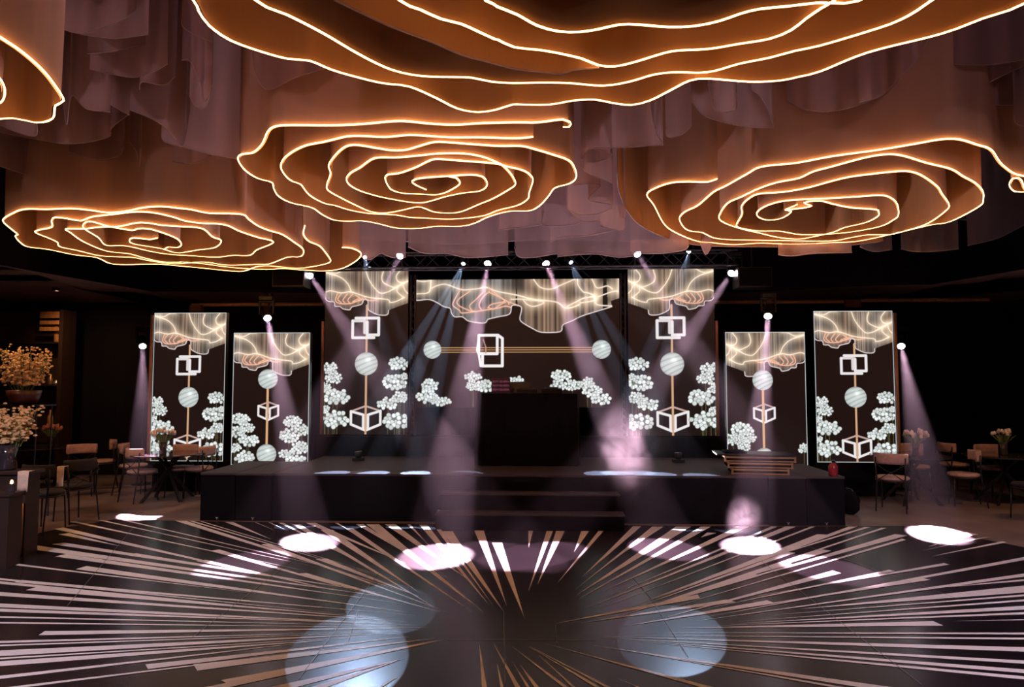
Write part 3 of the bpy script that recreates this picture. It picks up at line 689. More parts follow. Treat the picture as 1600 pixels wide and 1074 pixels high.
# added fill lights over the dance floor, out of view
def wash(x, y, tx, ty, tz, power, size, col, label):
    o = thing('added_fill_light', label, 'stage light', (x, y, 4.9)); p = Vector((x, y, 4.9)); q = aim(p, Vector((tx, ty, tz)))
    head_parts(o, q, False, 1.0)
    MB().tube([(0, 0, .3), (0, 0, HC - 4.9)], .015, 6).build('clamp', M['truss'], o)
    l = bpy.data.lights.new('spot_lamp', 'SPOT'); l.energy = power; l.color = col; l.spot_size = size; l.spot_blend = .8; l.shadow_soft_size = .15
    lo = bpy.data.objects.new('spot_lamp', l); COL.objects.link(lo); lo.parent = o; lo.location = q @ Vector((0, 0, -.05)); lo.rotation_mode = 'QUATERNION'; lo.rotation_quaternion = q
    return o

# smoke puffs
def smoke(px, py, v, r, sc, dens, label, nscale=2.6):
    u, z = atv(px, py, v); mb = MB().ball((0, 0, 0), 1.0, n=24, m=14); mb.v = [Vector((p.x * sc[0] * r, p.y * sc[1] * r, p.z * sc[2] * r)) for p in mb.v]
    m, nt, out = newmat('drifting_smoke'); vv = N(nt, 'ShaderNodeVolumeScatter'); vv.inputs['Color'].default_value = (1, 1, 1, 1); vv.inputs['Anisotropy'].default_value = .1
    tc = N(nt, 'ShaderNodeTexCoord'); no = N(nt, 'ShaderNodeTexNoise'); no.inputs['Scale'].default_value = nscale; no.inputs['Detail'].default_value = 5; no.inputs['Distortion'].default_value = .7
    gr = N(nt, 'ShaderNodeVectorMath', operation='DIVIDE'); gr.inputs[1].default_value = (sc[0] * r, sc[1] * r, sc[2] * r)
    ln = N(nt, 'ShaderNodeVectorMath', operation='LENGTH')
    a = N(nt, 'ShaderNodeMath', operation='SUBTRACT'); a.inputs[0].default_value = 1.0; a.use_clamp = True
    b = N(nt, 'ShaderNodeMapRange'); b.inputs['From Min'].default_value = .38; b.inputs['From Max'].default_value = .72
    c = N(nt, 'ShaderNodeMath', operation='MULTIPLY'); d = N(nt, 'ShaderNodeMath', operation='MULTIPLY'); d.inputs[1].default_value = dens
    L = nt.links.new
    L(tc.outputs['Object'], no.inputs['Vector']); L(tc.outputs['Object'], gr.inputs[0]); L(gr.outputs[0], ln.inputs[0]); L(ln.outputs['Value'], a.inputs[1])
    pw = N(nt, 'ShaderNodeMath', operation='POWER'); pw.inputs[1].default_value = 1.5; L(a.outputs[0], pw.inputs[0])
    L(no.outputs['Fac'], b.inputs[0]); L(pw.outputs[0], c.inputs[0]); L(b.outputs[0], c.inputs[1]); L(c.outputs[0], d.inputs[0]); L(d.outputs[0], vv.inputs['Density']); L(vv.outputs[0], out.inputs['Volume'])
    ob = mb.build('smoke_puff', m, loc=(0, 0, 0), smooth=True); ob.location = st(u, v, z); return tag(ob, label, 'smoke', kind='stuff')
smoke(985, 715, -.35, .58, (1.1, .7, 1.35), 1.4, 'bright drifting smoke cloud in front of the right of the stage')
smoke(1160, 808, -1.0, .26, (1.0, 1, 1.2), .9, 'small wisp of smoke rising off the bright pool on the right', 5)

# ================================================================== FABRIC ROSES
def rose(name_label, z, strands, unlit=(), top=HC, world_tail=None):
    pts_all = []; built = []
    for kind, l in [('lit', s_) for s_ in strands] + [('un', s_) for s_ in unlit]:
        P = [(atz(q[0], q[1], z) if len(q) == 2 else Vector((q[0], q[1], z))) for q in l]
        P = spline(P, .07); built.append((kind, P)); pts_all += P
    c = Vector((sum(p.x for p in pts_all) / len(pts_all), sum(p.y for p in pts_all) / len(pts_all), z))
    o = thing('fabric_rose', name_label, 'ceiling decoration', c)
    for kind, P in built:
        mb = MB(); rows = 7; vs = []
        area2 = sum(P[i].x * P[i + 1].y - P[i + 1].x * P[i].y for i in range(len(P) - 1)) + P[-1].x * P[0].y - P[0].x * P[-1].y
        area2 -= 0
        ph = random.uniform(0, 6)
        for i, p in enumerate(P):
            a = P[max(i - 1, 0)]; b = P[min(i + 1, len(P) - 1)]; t = (b - a); t.z = 0; nn = Vector((-t.y, t.x, 0)); nn = nn.normalized() if nn.length > 1e-6 else Vector((1, 0, 0))
            for r_ in range(rows):
                f = r_ / (rows - 1); w = .03 * f * math.sin(i * .21 + ph + math.sin(i * .07) * 2)
                q = p + nn * w; vs.append((q.x, q.y, z + (top - z) * f ** 1.3))
        n = len(P)
        fs = [(i * rows + j, (i + 1) * rows + j, (i + 1) * rows + j + 1, i * rows + j + 1) for i in range(n - 1) for j in range(rows - 1)]
        if area2 < 0: fs = [f_[::-1] for f_ in fs]
        mb.add([Vector(v_) - c for v_ in vs], fs); pe = mb.build('petal_curtain', M['petal'], o, smooth=True)
        if kind == 'lit':
            T_ = []
            for i, p in enumerate(P):
                a = P[max(i - 1, 0)]; b = P[min(i + 1, len(P) - 1)]; t = (b - a); t.z = 0; nn = Vector((-t.y, t.x, 0)); nn = nn.normalized() if nn.length > 1e-6 else Vector((0, 0, 0))
                T_.append(p - c + nn * (.016 if area2 < 0 else -.016) + Vector((0, 0, .004)))
            MB().tube(T_, .0055, 6).build('light_strip', M['neon'], pe, smooth=True)
        else:
            MB().tube([p - c for p in P], .006, 5).build('hem', M['hem'], pe, smooth=True)
    return o
a1 = lambda *p: cr(360, 170, 5.371, *p)
a2 = lambda *p: cr(640, 170, 5.371, *p)
R2A = a2((1290,150),(1330,150),(1330,118),(1280,100),(1080,125),(900,125),(600,132),(400,145),(200,138),(0,118)) + a1((1380,115),(1100,140),(850,150),(600,148),(440,150),(370,165),(330,200),(290,290),(240,350),(190,380),(110,390),(80,415),(95,465),(150,530),(240,585),(360,620),(380,680),(420,740),(520,790),(690,830),(780,890),(880,935),(1000,942),(1110,940),(1250,965),(1380,998)) + a2((0,1005),(110,1000),(230,985),(430,985),(540,960),(660,905),(830,860),(1000,855),(1080,815),(1150,740),(1210,665),(1340,625),(1385,575),(1370,500),(1325,440),(1200,395),(1050,350),(930,322),(750,322),(500,305),(300,290),(220,288),(130,310),(0,350)) + a1((1450,358),(1350,358),(1200,335),(1080,315),(1000,318),(930,360),(860,440),(840,490),(855,550),(825,640),(835,690),(940,750),(1060,810),(1180,862),(1280,874),(1400,858)) + a2((60,822),(130,835),(210,865),(330,875),(430,862),(580,800),(700,750),(830,675),(875,635),(850,570),(790,500),(730,460),(600,410),(450,385),(250,385),(100,400)) + a1((1400,418),(1260,418),(1190,435),(1100,500),(1020,545),(990,590),(1010,640),(1100,690),(1250,735),(1400,765)) + a2((0,782),(100,788),(200,765),(300,735),(450,705),(580,690),(635,650),(620,590),(560,565),(450,565),(300,575),(100,590),(35,612),(60,640),(150,680))
R2B = a2((1040,245),(900,258),(600,250),(350,250),(150,238),(0,230)) + a1((1300,248),(1150,240),(1000,240),(900,262),(780,290),(650,315),(540,365),(460,430),(440,500),(480,570),(530,610),(600,635),(650,700),(700,745),(800,795),(880,810),(1000,848),(1150,876),(1280,884),(1400,892)) + a2((0,910),(100,915),(350,925),(600,900),(740,850),(900,810),(980,760),(990,710),(1020,610),(1000,560),(930,520),(800,490),(740,472),(640,460),(500,450),(300,435),(220,430),(150,455),(60,500)) + a1((1420,550),(1330,560),(1315,600),(1360,680),(1440,705)) + a2((0,712),(100,715),(220,720),(300,700),(390,650),(410,620),(380,585),(330,578))
rose('middle glowing fabric rose over the stage front, tightly wound with seven neon turns', 3.85, [R2A, R2B])
b1 = lambda *p: cr(0, 310, 5.333, *p)
b2 = lambda *p: cr(280, 310, 5.333, *p)
R1A = b2((1360,415),(1430,420),(1505,460),(1470,520),(1350,585),(1200,605),(1000,595),(860,585),(750,592),(600,588),(400,572),(200,545),(0,528)) + b1((1500,532),(1350,528),(1200,495),(1080,462),(920,445),(820,415),(690,355),(600,290),(560,260),(700,260),(850,245),(1000,240),(1180,208),(1350,230),(1500,240)) + b2((0,240),(180,255),(270,325),(340,355),(290,410),(150,430),(0,455)) + b1((1450,450),(1370,425),(1300,410),(1120,380),(1090,355),(1120,335),(1250,348),(1320,335))
R1B = b2((1035,230),(1025,300),(1070,360),(1160,400),(1215,460),(1252,520),(1220,545),(1100,570),(980,583),(850,572),(740,562),(640,570),(540,605),(450,607),(200,582)) + b1((1500,564),(1300,548),(1050,552),(930,545),(850,510),(790,490),(620,470),(400,425),(240,405),(180,370),(140,320),(160,305),(120,270),(50,210),(45,175),(110,135),(210,98),(400,98),(600,92),(750,105),(900,125),(1050,115),(1200,85),(1350,75),(1500,90)) + b2((100,100),(250,130),(510,138),(570,180),(650,235),(750,275),(850,305),(950,370),(1025,430),(1005,485),(900,490),(750,545),(640,550),(400,556),(200,530)) + b1((1450,545),(1250,520),(1100,492),(850,480),(650,435),(510,405),(490,370),(420,335),(310,290),(330,270),(440,245),(445,190),(470,165),(560,175),(680,193),(780,160),(950,140),(1150,118),(1300,130),(1450,165)) + b2((30,190),(170,212),(370,225),(500,280),(650,330),(775,368),(640,430),(580,475),(450,475),(300,490),(100,478)) + b1((1400,465),(1250,440),(1100,405),(1000,392),(890,392),(830,330),(720,260),(710,220),(760,200),(900,238),(1100,272),(1160,258),(1250,262),(1400,310),(1480,350),(1500,390),(1470,410),(1400,405),(1360,425))
rose('far left glowing fabric rose with jagged petals above the pink chairs', 3.74, [R1A, R1B])
c1 = lambda *p: cr(1000, 200, 5.333, *p)
c2 = lambda *p: cr(1300, 200, 5.333, *p)
R3A = c1((650,430),(560,458),(400,455),(260,465),(130,510),(70,560),(130,650),(210,800),(300,870),(470,940),(600,955),(780,972),(1000,960),(1300,968)) + c2((0,955),(200,945),(450,895),(700,830),(820,780),(940,690),(960,640),(900,550),(870,500),(780,430),(680,380),(560,368),(300,395),(150,415),(0,450)) + c1((1400,505),(1200,540),(1000,555),(920,590),(860,650),(860,720),(815,810),(850,835),(1000,858),(1170,860),(1350,888)) + c2((0,882),(200,860),(400,820),(500,770),(540,730),(530,640),(480,590),(400,568),(200,580),(0,592)) + c1((1400,600),(1200,615),(1070,650),(990,700),(1000,745),(1080,768),(1180,750),(1250,700),(1200,685),(1300,640))
R3B = c2((1680,520),(1600,520),(1560,440),(1520,425),(1495,480),(1540,530),(1640,530))
R3C = c2((1700,430),(1600,410),(1500,385),(1390,300),(1310,190),(1200,150),(1050,105),(900,105),(700,140),(400,190),(0,245)) + c1((1300,300),(1020,330),(900,390),(720,490),(620,540),(490,650),(380,705),(340,760),(380,835),(440,862),(520,870),(620,915),(750,930),(1000,935),(1300,940)) + c2((0,940),(150,915),(300,890),(480,888),(600,860),(820,808),(980,780),(1210,660),(1245,600),(1240,530),(1180,465),(1080,410),(980,350),(780,300),(600,245),(480,228),(300,250),(0,330)) + c1((1450,370),(1330,425),(1150,460),(1000,510),(850,580),(735,635),(670,740),(710,790),(850,840),(1000,875),(1150,910),(1300,925),(1400,915)) + c2((0,870),(100,830),(270,790),(370,740),(375,700),(350,685),(150,670),(0,640)) + c1((1500,615),(1380,625),(1440,650),(1380,670),(1210,690))
R3U = [(964,270),(966,295),(972,313),(980,330),(1000,352),(1036,370),(1075,381),(1120,385),(1200,386),(1300,386),(1380,377)]
rose('right glowing fabric rose above the outer right screen, its neon ends in a small loop', 3.9, [R3A, R3B, R3C], [R3U])
e1 = lambda *p: cr(300, 0, 3.2, *p)
e2 = lambda *p: cr(780, 0, 3.2, *p)
R4 = [e1((20,0),(50,60),(100,130),(200,200),(350,255),(480,290),(590,300),(700,345),(800,375),(950,412),(1090,430),(1230,490),(1330,540),(1430,558),(1520,545)) + e2((64,520),(120,520),(250,520),(370,500),(480,495),(560,510),(660,522),(750,500),(850,450),(950,400),(1050,390),(1250,405),(1400,400),(1500,380),(1600,355)) + [(1355,81),(1469,52),(1534,28),(1600,4)],
      e1((330,0),(480,70),(600,130),(700,185),(800,245),(900,300),(1000,345),(1100,370),(1200,380),(1320,382),(1400,385),(1500,405)) + e2((64,412),(200,410),(350,412),(520,425),(650,405),(770,370),(880,357),(1000,360),(1080,350),(1200,315),(1350,285),(1480,250),(1600,225)) + [(1355,48),(1403,31),(1447,4)],
      e1((1050,0),(1150,45),(1250,90),(1350,115),(1440,155),(1520,192)) + e2((0,195),(80,232),(200,245),(300,262),(420,290),(500,322),(580,328),(680,305),(820,262),(900,248),(1050,240),(1200,215),(1350,190),(1450,150),(1520,95),(1600,40)) + [(1300,0)],
      e1((1480,0),(1520,18)) + e2((0,30),(100,70),(200,125),(300,152),(400,155),(500,140),(600,118),(700,118),(850,130),(980,125),(1100,100),(1200,65),(1300,40),(1450,25),(1600,8)) + [(1340,0)]]
def close4(l, k):
    a = atz(*l[0], 3.72); b = atz(*l[-1], 3.72); cx = (a.x + b.x) / 2; yb = min(a.y, b.y)
    rx = (b.x - a.x) / 2
    return [(cx - rx * .75, yb - rx * .75, 1), (a.x - .02, a.y - .35 * k, 1)] + l + [(b.x + .02, b.y - .35 * k, 1), (cx + rx * .75, yb - rx * .75, 1), (cx + rx * .1, yb - rx * 1.02, 1)]
R4 = [close4(l, 1.0 if i < 2 else .6) for i, l in enumerate(R4)]
R4U = e1((710,0),(850,65),(1000,135),(1200,210),(1350,275),(1480,310)) + e2((80,345),(190,358),(310,370),(370,350),(500,338))
rose('huge glowing fabric rose overhead filling the top of the view', 3.72, R4, [R4U])
rose('glowing fabric rose cut off by the left edge of the view', 3.75, [[(-200, -60), (-90, 5), (0, 62), (30, 82), (60, 108), (80, 132), (95, 157), (82, 165), (78, 185), (55, 191), (20, 184), (-30, 190), (-130, 215), (-230, 235)], [(-130, 60), (-60, 95), (-8, 120), (2, 150), (-20, 165), (-120, 170)]])

# ================================================================== SHEER DRAPES
def drape(pts, D, label, amp=.10, top=HC, mat=None, step=5.0):
    q = spline([Vector(p) for p in pts], step); n = len(q); vs = []; ph = random.uniform(0, 6)
    H = []
    for i, p in enumerate(q):
        dd = D + amp * .45 * math.sin(i * .42 + ph) + amp * 1.1 * math.sin(i * .13 + ph * 2)
        H.append(aty(p.x, p.y, dd))
    rows = 5
    for i, h in enumerate(H):
        for r_ in range(rows):
            f = r_ / (rows - 1); vs.append((h.x, h.y + .03 * f * math.sin(i * .6), h.z + (top - h.z) * f ** 1.4))
    c = Vector((sum(h.x for h in H) / n, sum(h.y for h in H) / n, min(h.z for h in H)))
    o = thing('sheer_drape', label, 'drape', c, group='mauve drapes hung between the roses')
    MB().add([Vector(v_) - c for v_ in vs], [(i * rows + j, (i + 1) * rows + j, (i + 1) * rows + j + 1, i * rows + j + 1) for i in range(n - 1) for j in range(rows - 1)]).build('cloth', mat or M['sheer'], o, smooth=True)
    MB().tube([h - c for h in H], .0045 * D / 6, 5).build('hem', M['hem'], o, smooth=True)
    return o
DR = [
 ([(88,42),(130,52),(190,32),(213,14)], 4.9, 'mauve sheer drape at the top left corner of the hall ceiling, nearest the left rose'),
 ([(95,44),(135,55),(180,60),(232,54)], 5.15, 'mauve sheer drape just below the topmost left one, with a nearly level hem'),
 ([(136,84),(180,80),(228,68)], 5.4, 'short mauve drape tier, third down in the upper left stack'),
 ([(140,108),(170,115),(210,121),(240,112),(262,100)], 5.6, 'mauve drape tier, fourth down in the upper left stack'),
 ([(218,140),(222,128),(255,133),(274,120)], 5.75, 'narrow mauve drape tier hanging right of the upper left stack'),
 ([(284,30),(286,42),(305,55),(333,66)], 5.0, 'small frayed mauve drape beside the dark gap, uppermost'),
 ([(284,94),(298,97),(312,130),(320,158),(330,140)], 5.2, 'frayed mauve drape with a pointed tip left of the dark gap'),
 ([(296,150),(306,166),(322,165),(332,130)], 5.5, 'soft folded mauve drape below the dark gap'),
 ([(145,146),(172,163),(202,180)], 6.2, 'pale mauve drape with a hem slanting down to the right beside the left stack'),
 ([(0,206),(50,217),(110,225),(168,215),(174,200),(202,178)], 6.6, 'wide mauve drape sagging below the rose at the left edge'),
 ([(0,196),(30,208),(56,212),(57,192)], 6.2, 'small mauve drape flap under the rose at the left edge'),
 ([(-40,250),(0,260),(30,270),(61,278)], 7.2, 'brownish mauve drape panel at the left edge above the far left rose'),
 ([(203,172),(245,190),(270,212),(286,228),(296,180)], 6.2, 'mauve drape running down to a point in the middle of the left ceiling'),
 ([(252,205),(256,221),(290,231),(330,241),(374,249)], 6.4, 'broad light mauve drape left of the middle rose'),
 ([(108,238),(150,250),(185,244),(194,230)], 7.0, 'faint mauve drape hem in front of the far left rose'),
 ([(203,222),(214,240),(218,262),(220,232)], 6.9, 'thin pointed mauve drape tip above the far left rose'),
 ([(270,252),(300,256),(330,246)], 7.0, 'faint mauve drape hem above the right of the far left rose'),
 ([(96,150),(100,170),(104,195),(112,150),(135,170),(172,175)], 6.0, 'dark mauve drape in shade right of the rose at the left edge'),
 ([(394,80),(398,110),(410,136),(430,138),(460,122),(507,108)], 5.0, 'mauve drape flap tucked under the left of the huge overhead rose'),
 ([(908,250),(922,233),(955,232),(1000,229),(1036,227)], 6.1, 'large square-hemmed mauve drape right of the middle rose'),
 ([(1015,159),(1024,202),(1032,218),(1036,226)], 5.9, 'narrow folded mauve drape edge beside the large square-hemmed one'),
 ([(1040,197),(1042,213),(1062,212),(1081,197)], 5.8, 'short curled mauve drape right of the large square-hemmed one'),
 ([(925,232),(956,243),(912,264),(957,287)], 6.5, 'zigzag pleated mauve drape right of the middle rose'),
 ([(895,289),(938,288),(919,311),(958,322),(930,335),(902,335),(888,327)], 7.0, 'curled mauve drape low on the right of the middle rose'),
 ([(886,325),(908,345),(940,345),(975,340),(972,360),(938,353)], 7.6, 'mauve drape with double hem below the curled one right of the middle rose'),
 ([(850,330),(850,352),(900,350),(910,335)], 8.6, 'mauve drape tier behind the lower right rim of the middle rose'),
 ([(780,360),(840,352),(860,346),(862,318)], 8.9, 'mauve drape tier just behind the bottom of the middle rose'),
 ([(860,378),(880,371),(920,368),(970,358)], 9.0, 'mauve drape gathered behind the double-hemmed one'),
 ([(562,400),(576,406),(588,400),(596,396),(612,402),(634,402)], 9.9, 'mauve drape with a wavy hem above the tall left screen'),
 ([(638,386),(664,396),(697,396),(725,402),(752,402),(794,398)], 9.7, 'long mauve drape above the left half of the middle screen'),
 ([(804,386),(810,401),(835,402),(871,396)], 9.8, 'mauve drape above the right half of the middle screen'),
 ([(871,401),(904,398),(931,397),(967,402),(1000,399)], 9.6, 'mauve drape above the right end of the middle screen'),
 ([(985,395),(1030,396),(1068,391),(1076,384)], 9.4, 'pale mauve drape above the tall right screen'),
 ([(1094,380),(1103,398),(1112,384)], 9.5, 'small pointed mauve drape tip right of the tall right screen'),
 ([(1216,398),(1237,400),(1275,396),(1331,395)], 9.7, 'mauve drape hem under the right rose, left part'),
 ([(1344,386),(1365,393),(1394,390)], 9.8, 'mauve drape hem under the right rose, middle part'),
 ([(1408,389),(1428,393),(1462,393),(1498,389)], 9.6, 'mauve drape hem under the right rose, right part'),
 ([(1512,384),(1560,372),(1600,352),(1640,340)], 9.4, 'dim mauve drape at the right edge beyond the right rose'),
 ([(1080,157),(1100,180),(1138,193),(1175,199),(1209,200)], 5.9, 'wide sagging mauve drape left above the right rose'),
 ([(1106,131),(1112,155),(1116,170),(1132,175),(1150,170),(1151,146)], 5.3, 'frayed mauve drape tongue under the right of the huge overhead rose'),
 ([(1174,141),(1187,149),(1200,170),(1209,197)], 5.4, 'pointed mauve drape tail right of the frayed tongue'),
 ([(1229,157),(1255,170),(1291,175),(1327,169),(1360,157)], 5.6, 'half-round mauve drape above the middle of the right rose'),
 ([(1343,161),(1379,149),(1405,122),(1437,89),(1450,62)], 5.35, 'mauve drape curving up to the right below the huge overhead rose'),
 ([(1437,91),(1470,97),(1502,101),(1551,101),(1610,92)], 5.6, 'dim mauve drape in the upper right corner, upper tier'),
 ([(1470,154),(1519,141),(1567,118),(1610,98)], 5.9, 'dim mauve drape in the upper right corner, middle tier rising to the right'),
 ([(1500,157),(1551,164),(1610,164)], 6.2, 'dim mauve drape in the upper right corner, lowest tier'),
 ([(1586,150),(1588,193),(1630,196)], 6.0, 'narrow dim mauve drape at the right edge above the right rose'),
]
for pts, D, lb in DR: drape(pts, D, lb)
# backing drapes further up that close the ceiling gaps
def backing(x0, x1, py, D, label):
    drape([(x0, py), ((x0 * 2 + x1) / 3, py + 9), ((x0 + 2 * x1) / 3, py + 2), (x1, py + 6)], D, label, amp=.2, step=9)
backing(120, 300, 150, 7.6, 'broad mauve drape deep behind the upper left stack')
backing(890, 1090, 300, 9.9, 'broad mauve drape deep between the middle and right roses')
backing(560, 1010, 372, 10.4, 'wide mauve drape behind the row above the middle screen')
backing(1180, 1560, 340, 10.6, 'wide mauve drape behind the right rose')

# unseen fill lights added to tint the drapes and lift the floor
wash(-2.6, -1.2, -3.6, 6.2, 5.2, 170, R(75), (1.0, .52, .60), 'added fill light over the dance floor behind the viewer, left')
wash(2.6, -1.2, 2.0, 8.0, 4.6, 130, R(70), (1.0, .55, .66), 'added fill light over the dance floor behind the viewer, right')
wash(-4.4, 0.2, -4.7, 5.2, 0.0, 1500, R(56), (.86, .78, 1.0), 'added lilac fill light over the left of the dance floor')
wash(4.4, 0.2, 4.7, 5.2, 0.0, 1500, R(56), (.90, .76, 1.0), 'added lilac fill light over the right of the dance floor')
def added_uplight(px, v, label, power, tgt):  # lamps added on the deck to brighten the hanging drapes
    u = atv(px, 720, v)[0]; p = st(u, v, ZT); o = thing('added_uplight', label, 'stage light', p)
    MB().box((-.09, -.06, 0), (.09, .06, .05)).build('base', M['metal'], o, bevel=.005); MB().lathe([(.05, .05), (.055, .09), (.06, .15), (.05, .155)], 16).build('head', M['metal'], o, smooth=True)
    l = bpy.data.lights.new('spot_lamp', 'SPOT'); l.energy = power; l.color = (.95, .70, .78); l.spot_size = R(120); l.spot_blend = .8; l.shadow_soft_size = .1
    lo = bpy.data.objects.new('spot_lamp', l); COL.objects.link(lo); lo.parent = o; lo.location = (0, 0, .20); lo.rotation_mode = 'QUATERNION'; lo.rotation_quaternion = aim(p, Vector(tgt))
added_uplight(560, 1.6, 'small added fill lamp on the stage deck under the tall left screen', 600, (-1.2, 7.5, 5.5))
added_uplight(1060, 1.6, 'small added fill lamp on the stage deck under the tall right screen', 600, (1.8, 7.5, 5.5))

# ================================================================== DJ BOOTH
u, _ = atv(824, 700, 1.1)
o = thing('dj_booth', 'black cloth covered DJ booth in the middle of the stage', 'booth', st(u, 1.0, ZT), ROTS)
mb = MB(); w, h = .80, 1.1
vs = []; cols = 40
for j, z in enumerate([0.0, .3, .7, h]):
    for i in range(cols):
        a = 2 * math.pi * i / cols; x = max(-1, min(1, 1.35 * math.cos(a))) * w; y = max(-1, min(1, 1.35 * math.sin(a))) * .35
        fl_ = (1 - z / h) * .035 * math.sin(i * 2.4); vs.append((x * (1 + fl_ * .6), y * (1 + fl_ * 2) + .35, z))
fs = [(j * cols + i, j * cols + (i + 1) % cols, (j + 1) * cols + (i + 1) % cols, (j + 1) * cols + i) for j in range(3) for i in range(cols)] + [tuple(3 * cols + i for i in range(cols))]
mb.add(vs, fs).build('drape_cover', M['black'], o)
def deckobj(name, du, dv, size, z, label, cat, mat, build=None):
    p = st(u + du, 1.0 + dv, z); t = thing(name, label, cat, p, ROTS); return t
t = deckobj('dj_mixer', 0, .3, None, ZT + 1.1, 'low black DJ mixer on the middle of the booth', 'mixer', None)
MB().box((-.16, -.15, 0), (.16, .15, .07)).build('body', M['metal'], t, bevel=.008)
mb = MB()
for i in range(4):
    for j in range(3): mb.lathe([(.010, .07), (.010, .088), (.008, .09)], 8, (-.11 + i * .07, -.1 + j * .09, 0))
mb.build('knobs', M['truss'], t)
for s_, lb in ((-1, 'black media player left of the DJ mixer'), (1, 'black media player right of the DJ mixer')):
    t = deckobj('media_player', s_ * .38, .3, None, ZT + 1.1, lb, 'player', None)
    MB().box((-.16, -.18, 0), (.16, .18, .08)).build('body', M['metal'], t, bevel=.008)
    MB().lathe([(.10, .08), (.10, .098), (.09, .10)], 24, (0, -.05, 0)).build('jog_wheel', M['truss'], t)
t = deckobj('laptop', .06, .05, None, ZT + 1.1, 'closed-back dark laptop open on the right of the booth', 'laptop', None)
# name sign standing on the booth, three rows of dim letters
uu, zz = atv(782.5, 613, 1.02); _, z2 = atv(782.5, 591, 1.02)
for c_ in kids(t): pass
t.location = st(uu + .28, 1.2, ZT + 1.1)
MB().box((-.17, -.12, 0), (.17, .12, .015)).build('keyboard', M['metal'], t, bevel=.003)
mb = MB().box((-.17, -.005, 0), (.17, .005, .17)); mb.v = [Vector((p.x, p.y + .12 + p.z * .2, p.z + .012)) for p in mb.v]; mb.build('lid', M['metal'], t, bevel=.003)
bz = ZT + 1.1
sg = thing('name_sign', 'small dark plum sign with three rows of dim pink letters on the booth', 'sign', st(uu, 1.04, bz), ROTS)
hgt = z2 - bz; wd = .145
MB().box((-wd, 0, 0), (wd, .015, hgt)).build('panel', M['signback'], sg, bevel=.003)
MB().box((-wd * .7, -.02, 0), (wd * .7, .05, .006)).build('foot', M['metal'], sg)
for k in range(3):
    cu = bpy.data.curves.new('row', 'FONT'); cu.body = 'ROYI SILVERA'; cu.align_x = 'CENTER'; cu.align_y = 'CENTER'; cu.size = .046; cu.extrude = .0008
    tmp = bpy.data.objects.new('tmp', cu); COL.objects.link(tmp); dg = bpy.context.evaluated_depsgraph_get(); me = bpy.data.meshes.new_from_object(tmp.evaluated_get(dg)); bpy.data.objects.remove(tmp)
    me.materials.clear(); me.materials.append(M['sign']); ob = bpy.data.objects.new('lettering', me); COL.objects.link(ob); ob.parent = sg
    ob.location = (0, -.002, hgt - .055 - k * .062); ob.rotation_euler = (R(90), 0, 0)
    xs = [v_.co.x for v_ in me.vertices]; ob.scale = (.25 / max(.01, max(xs) - min(xs)),) * 2 + (1,)

# ================================================================== TRAYS, EXTINGUISHER, BAG
u0, v0 = stz(1190, 743, ZT)
for k, (hw, lb) in enumerate([(.37, 'lowest gold-edged tray of the stack on the right of the stage'), (.42, 'second gold-edged tray from the bottom of the stack'), (.46, 'third gold-edged tray of the stack, under the black lid')]):
    t = thing('equipment_tray', lb, 'tray', st(u0, v0 + .05, ZT + k * .085), ROTS - .12, group='gold-edged trays stacked on the stage')
    MB().box((-hw + .01, .01, .0), (hw - .01, .50, .08)).build('board', M['black'], t)
    mb = MB(); mb.box((-hw, 0, .052), (hw, .012, .075)); mb.box((-hw, 0, .005), (hw, .012, .02))
    for s_ in (-1, 1): mb.box((s_ * hw - .012, 0, .0), (s_ * hw + .012, .03, .08)); mb.box((s_ * hw - .01, 0, .055), (s_ * hw, .5, .075))
    mb.build('gold_edging', M['gold'], t)
t = thing('case_lid', 'wide black lid lying on top of the gold-edged tray stack', 'lid', st(u0 - .06, v0 + .03, ZT + .256), ROTS - .12)
MB().box((-.52, 0, 0), (.52, .52, .022)).build('panel', M['metal'], t, bevel=.004)
mb = MB(); mb.box((-.40, .1, .022), (-.1, .42, .05)); mb.build('cable_loom', M['black'], t, bevel=.01)
uu, vv = stz(1302, 744, .66)
t = thing('fire_extinguisher', 'red fire extinguisher on the outer right black box', 'fire extinguisher', st(uu, min(vv, 1.2), .66), 0)
MB().lathe([(.05, 0), (.058, .01), (.058, .13), (.04, .16), (.018, .17), (.018, .18)], 18).build('cylinder', M['red'], t, smooth=True)
mb = MB().box((-.012, -.012, .18), (.012, .012, .205)); mb.box((-.02, -.05, .2), (.02, .02, .212)); mb.build('valve', M['metal'], t)
MB().tube([(.015, 0, .19), (.06, 0, .17), (.068, 0, .1), (.066, 0, .04)], .007, 6).build('hose', M['metal'], t)
p = atz(1327, 803, 0)
mb = MB().ball((0, 0, .17), .15, n=20, m=12, sc=(.75, 1.3, 1.25)); mb.v = [Vector((q.x + .012 * math.sin(q.z * 40 + q.y * 9), q.y, max(0, q.z))) for q in mb.v]
t = thing('duffel_bag', 'black bag on the floor beside the outer right box', 'bag', p, .2)
mb.build('body', M['black'], t, smooth=True); MB().tube([(0, -.12, .28), (0, -.06, .36), (0, .06, .36), (0, .12, .28)], .01, 6).build('handle', M['metal'], t)

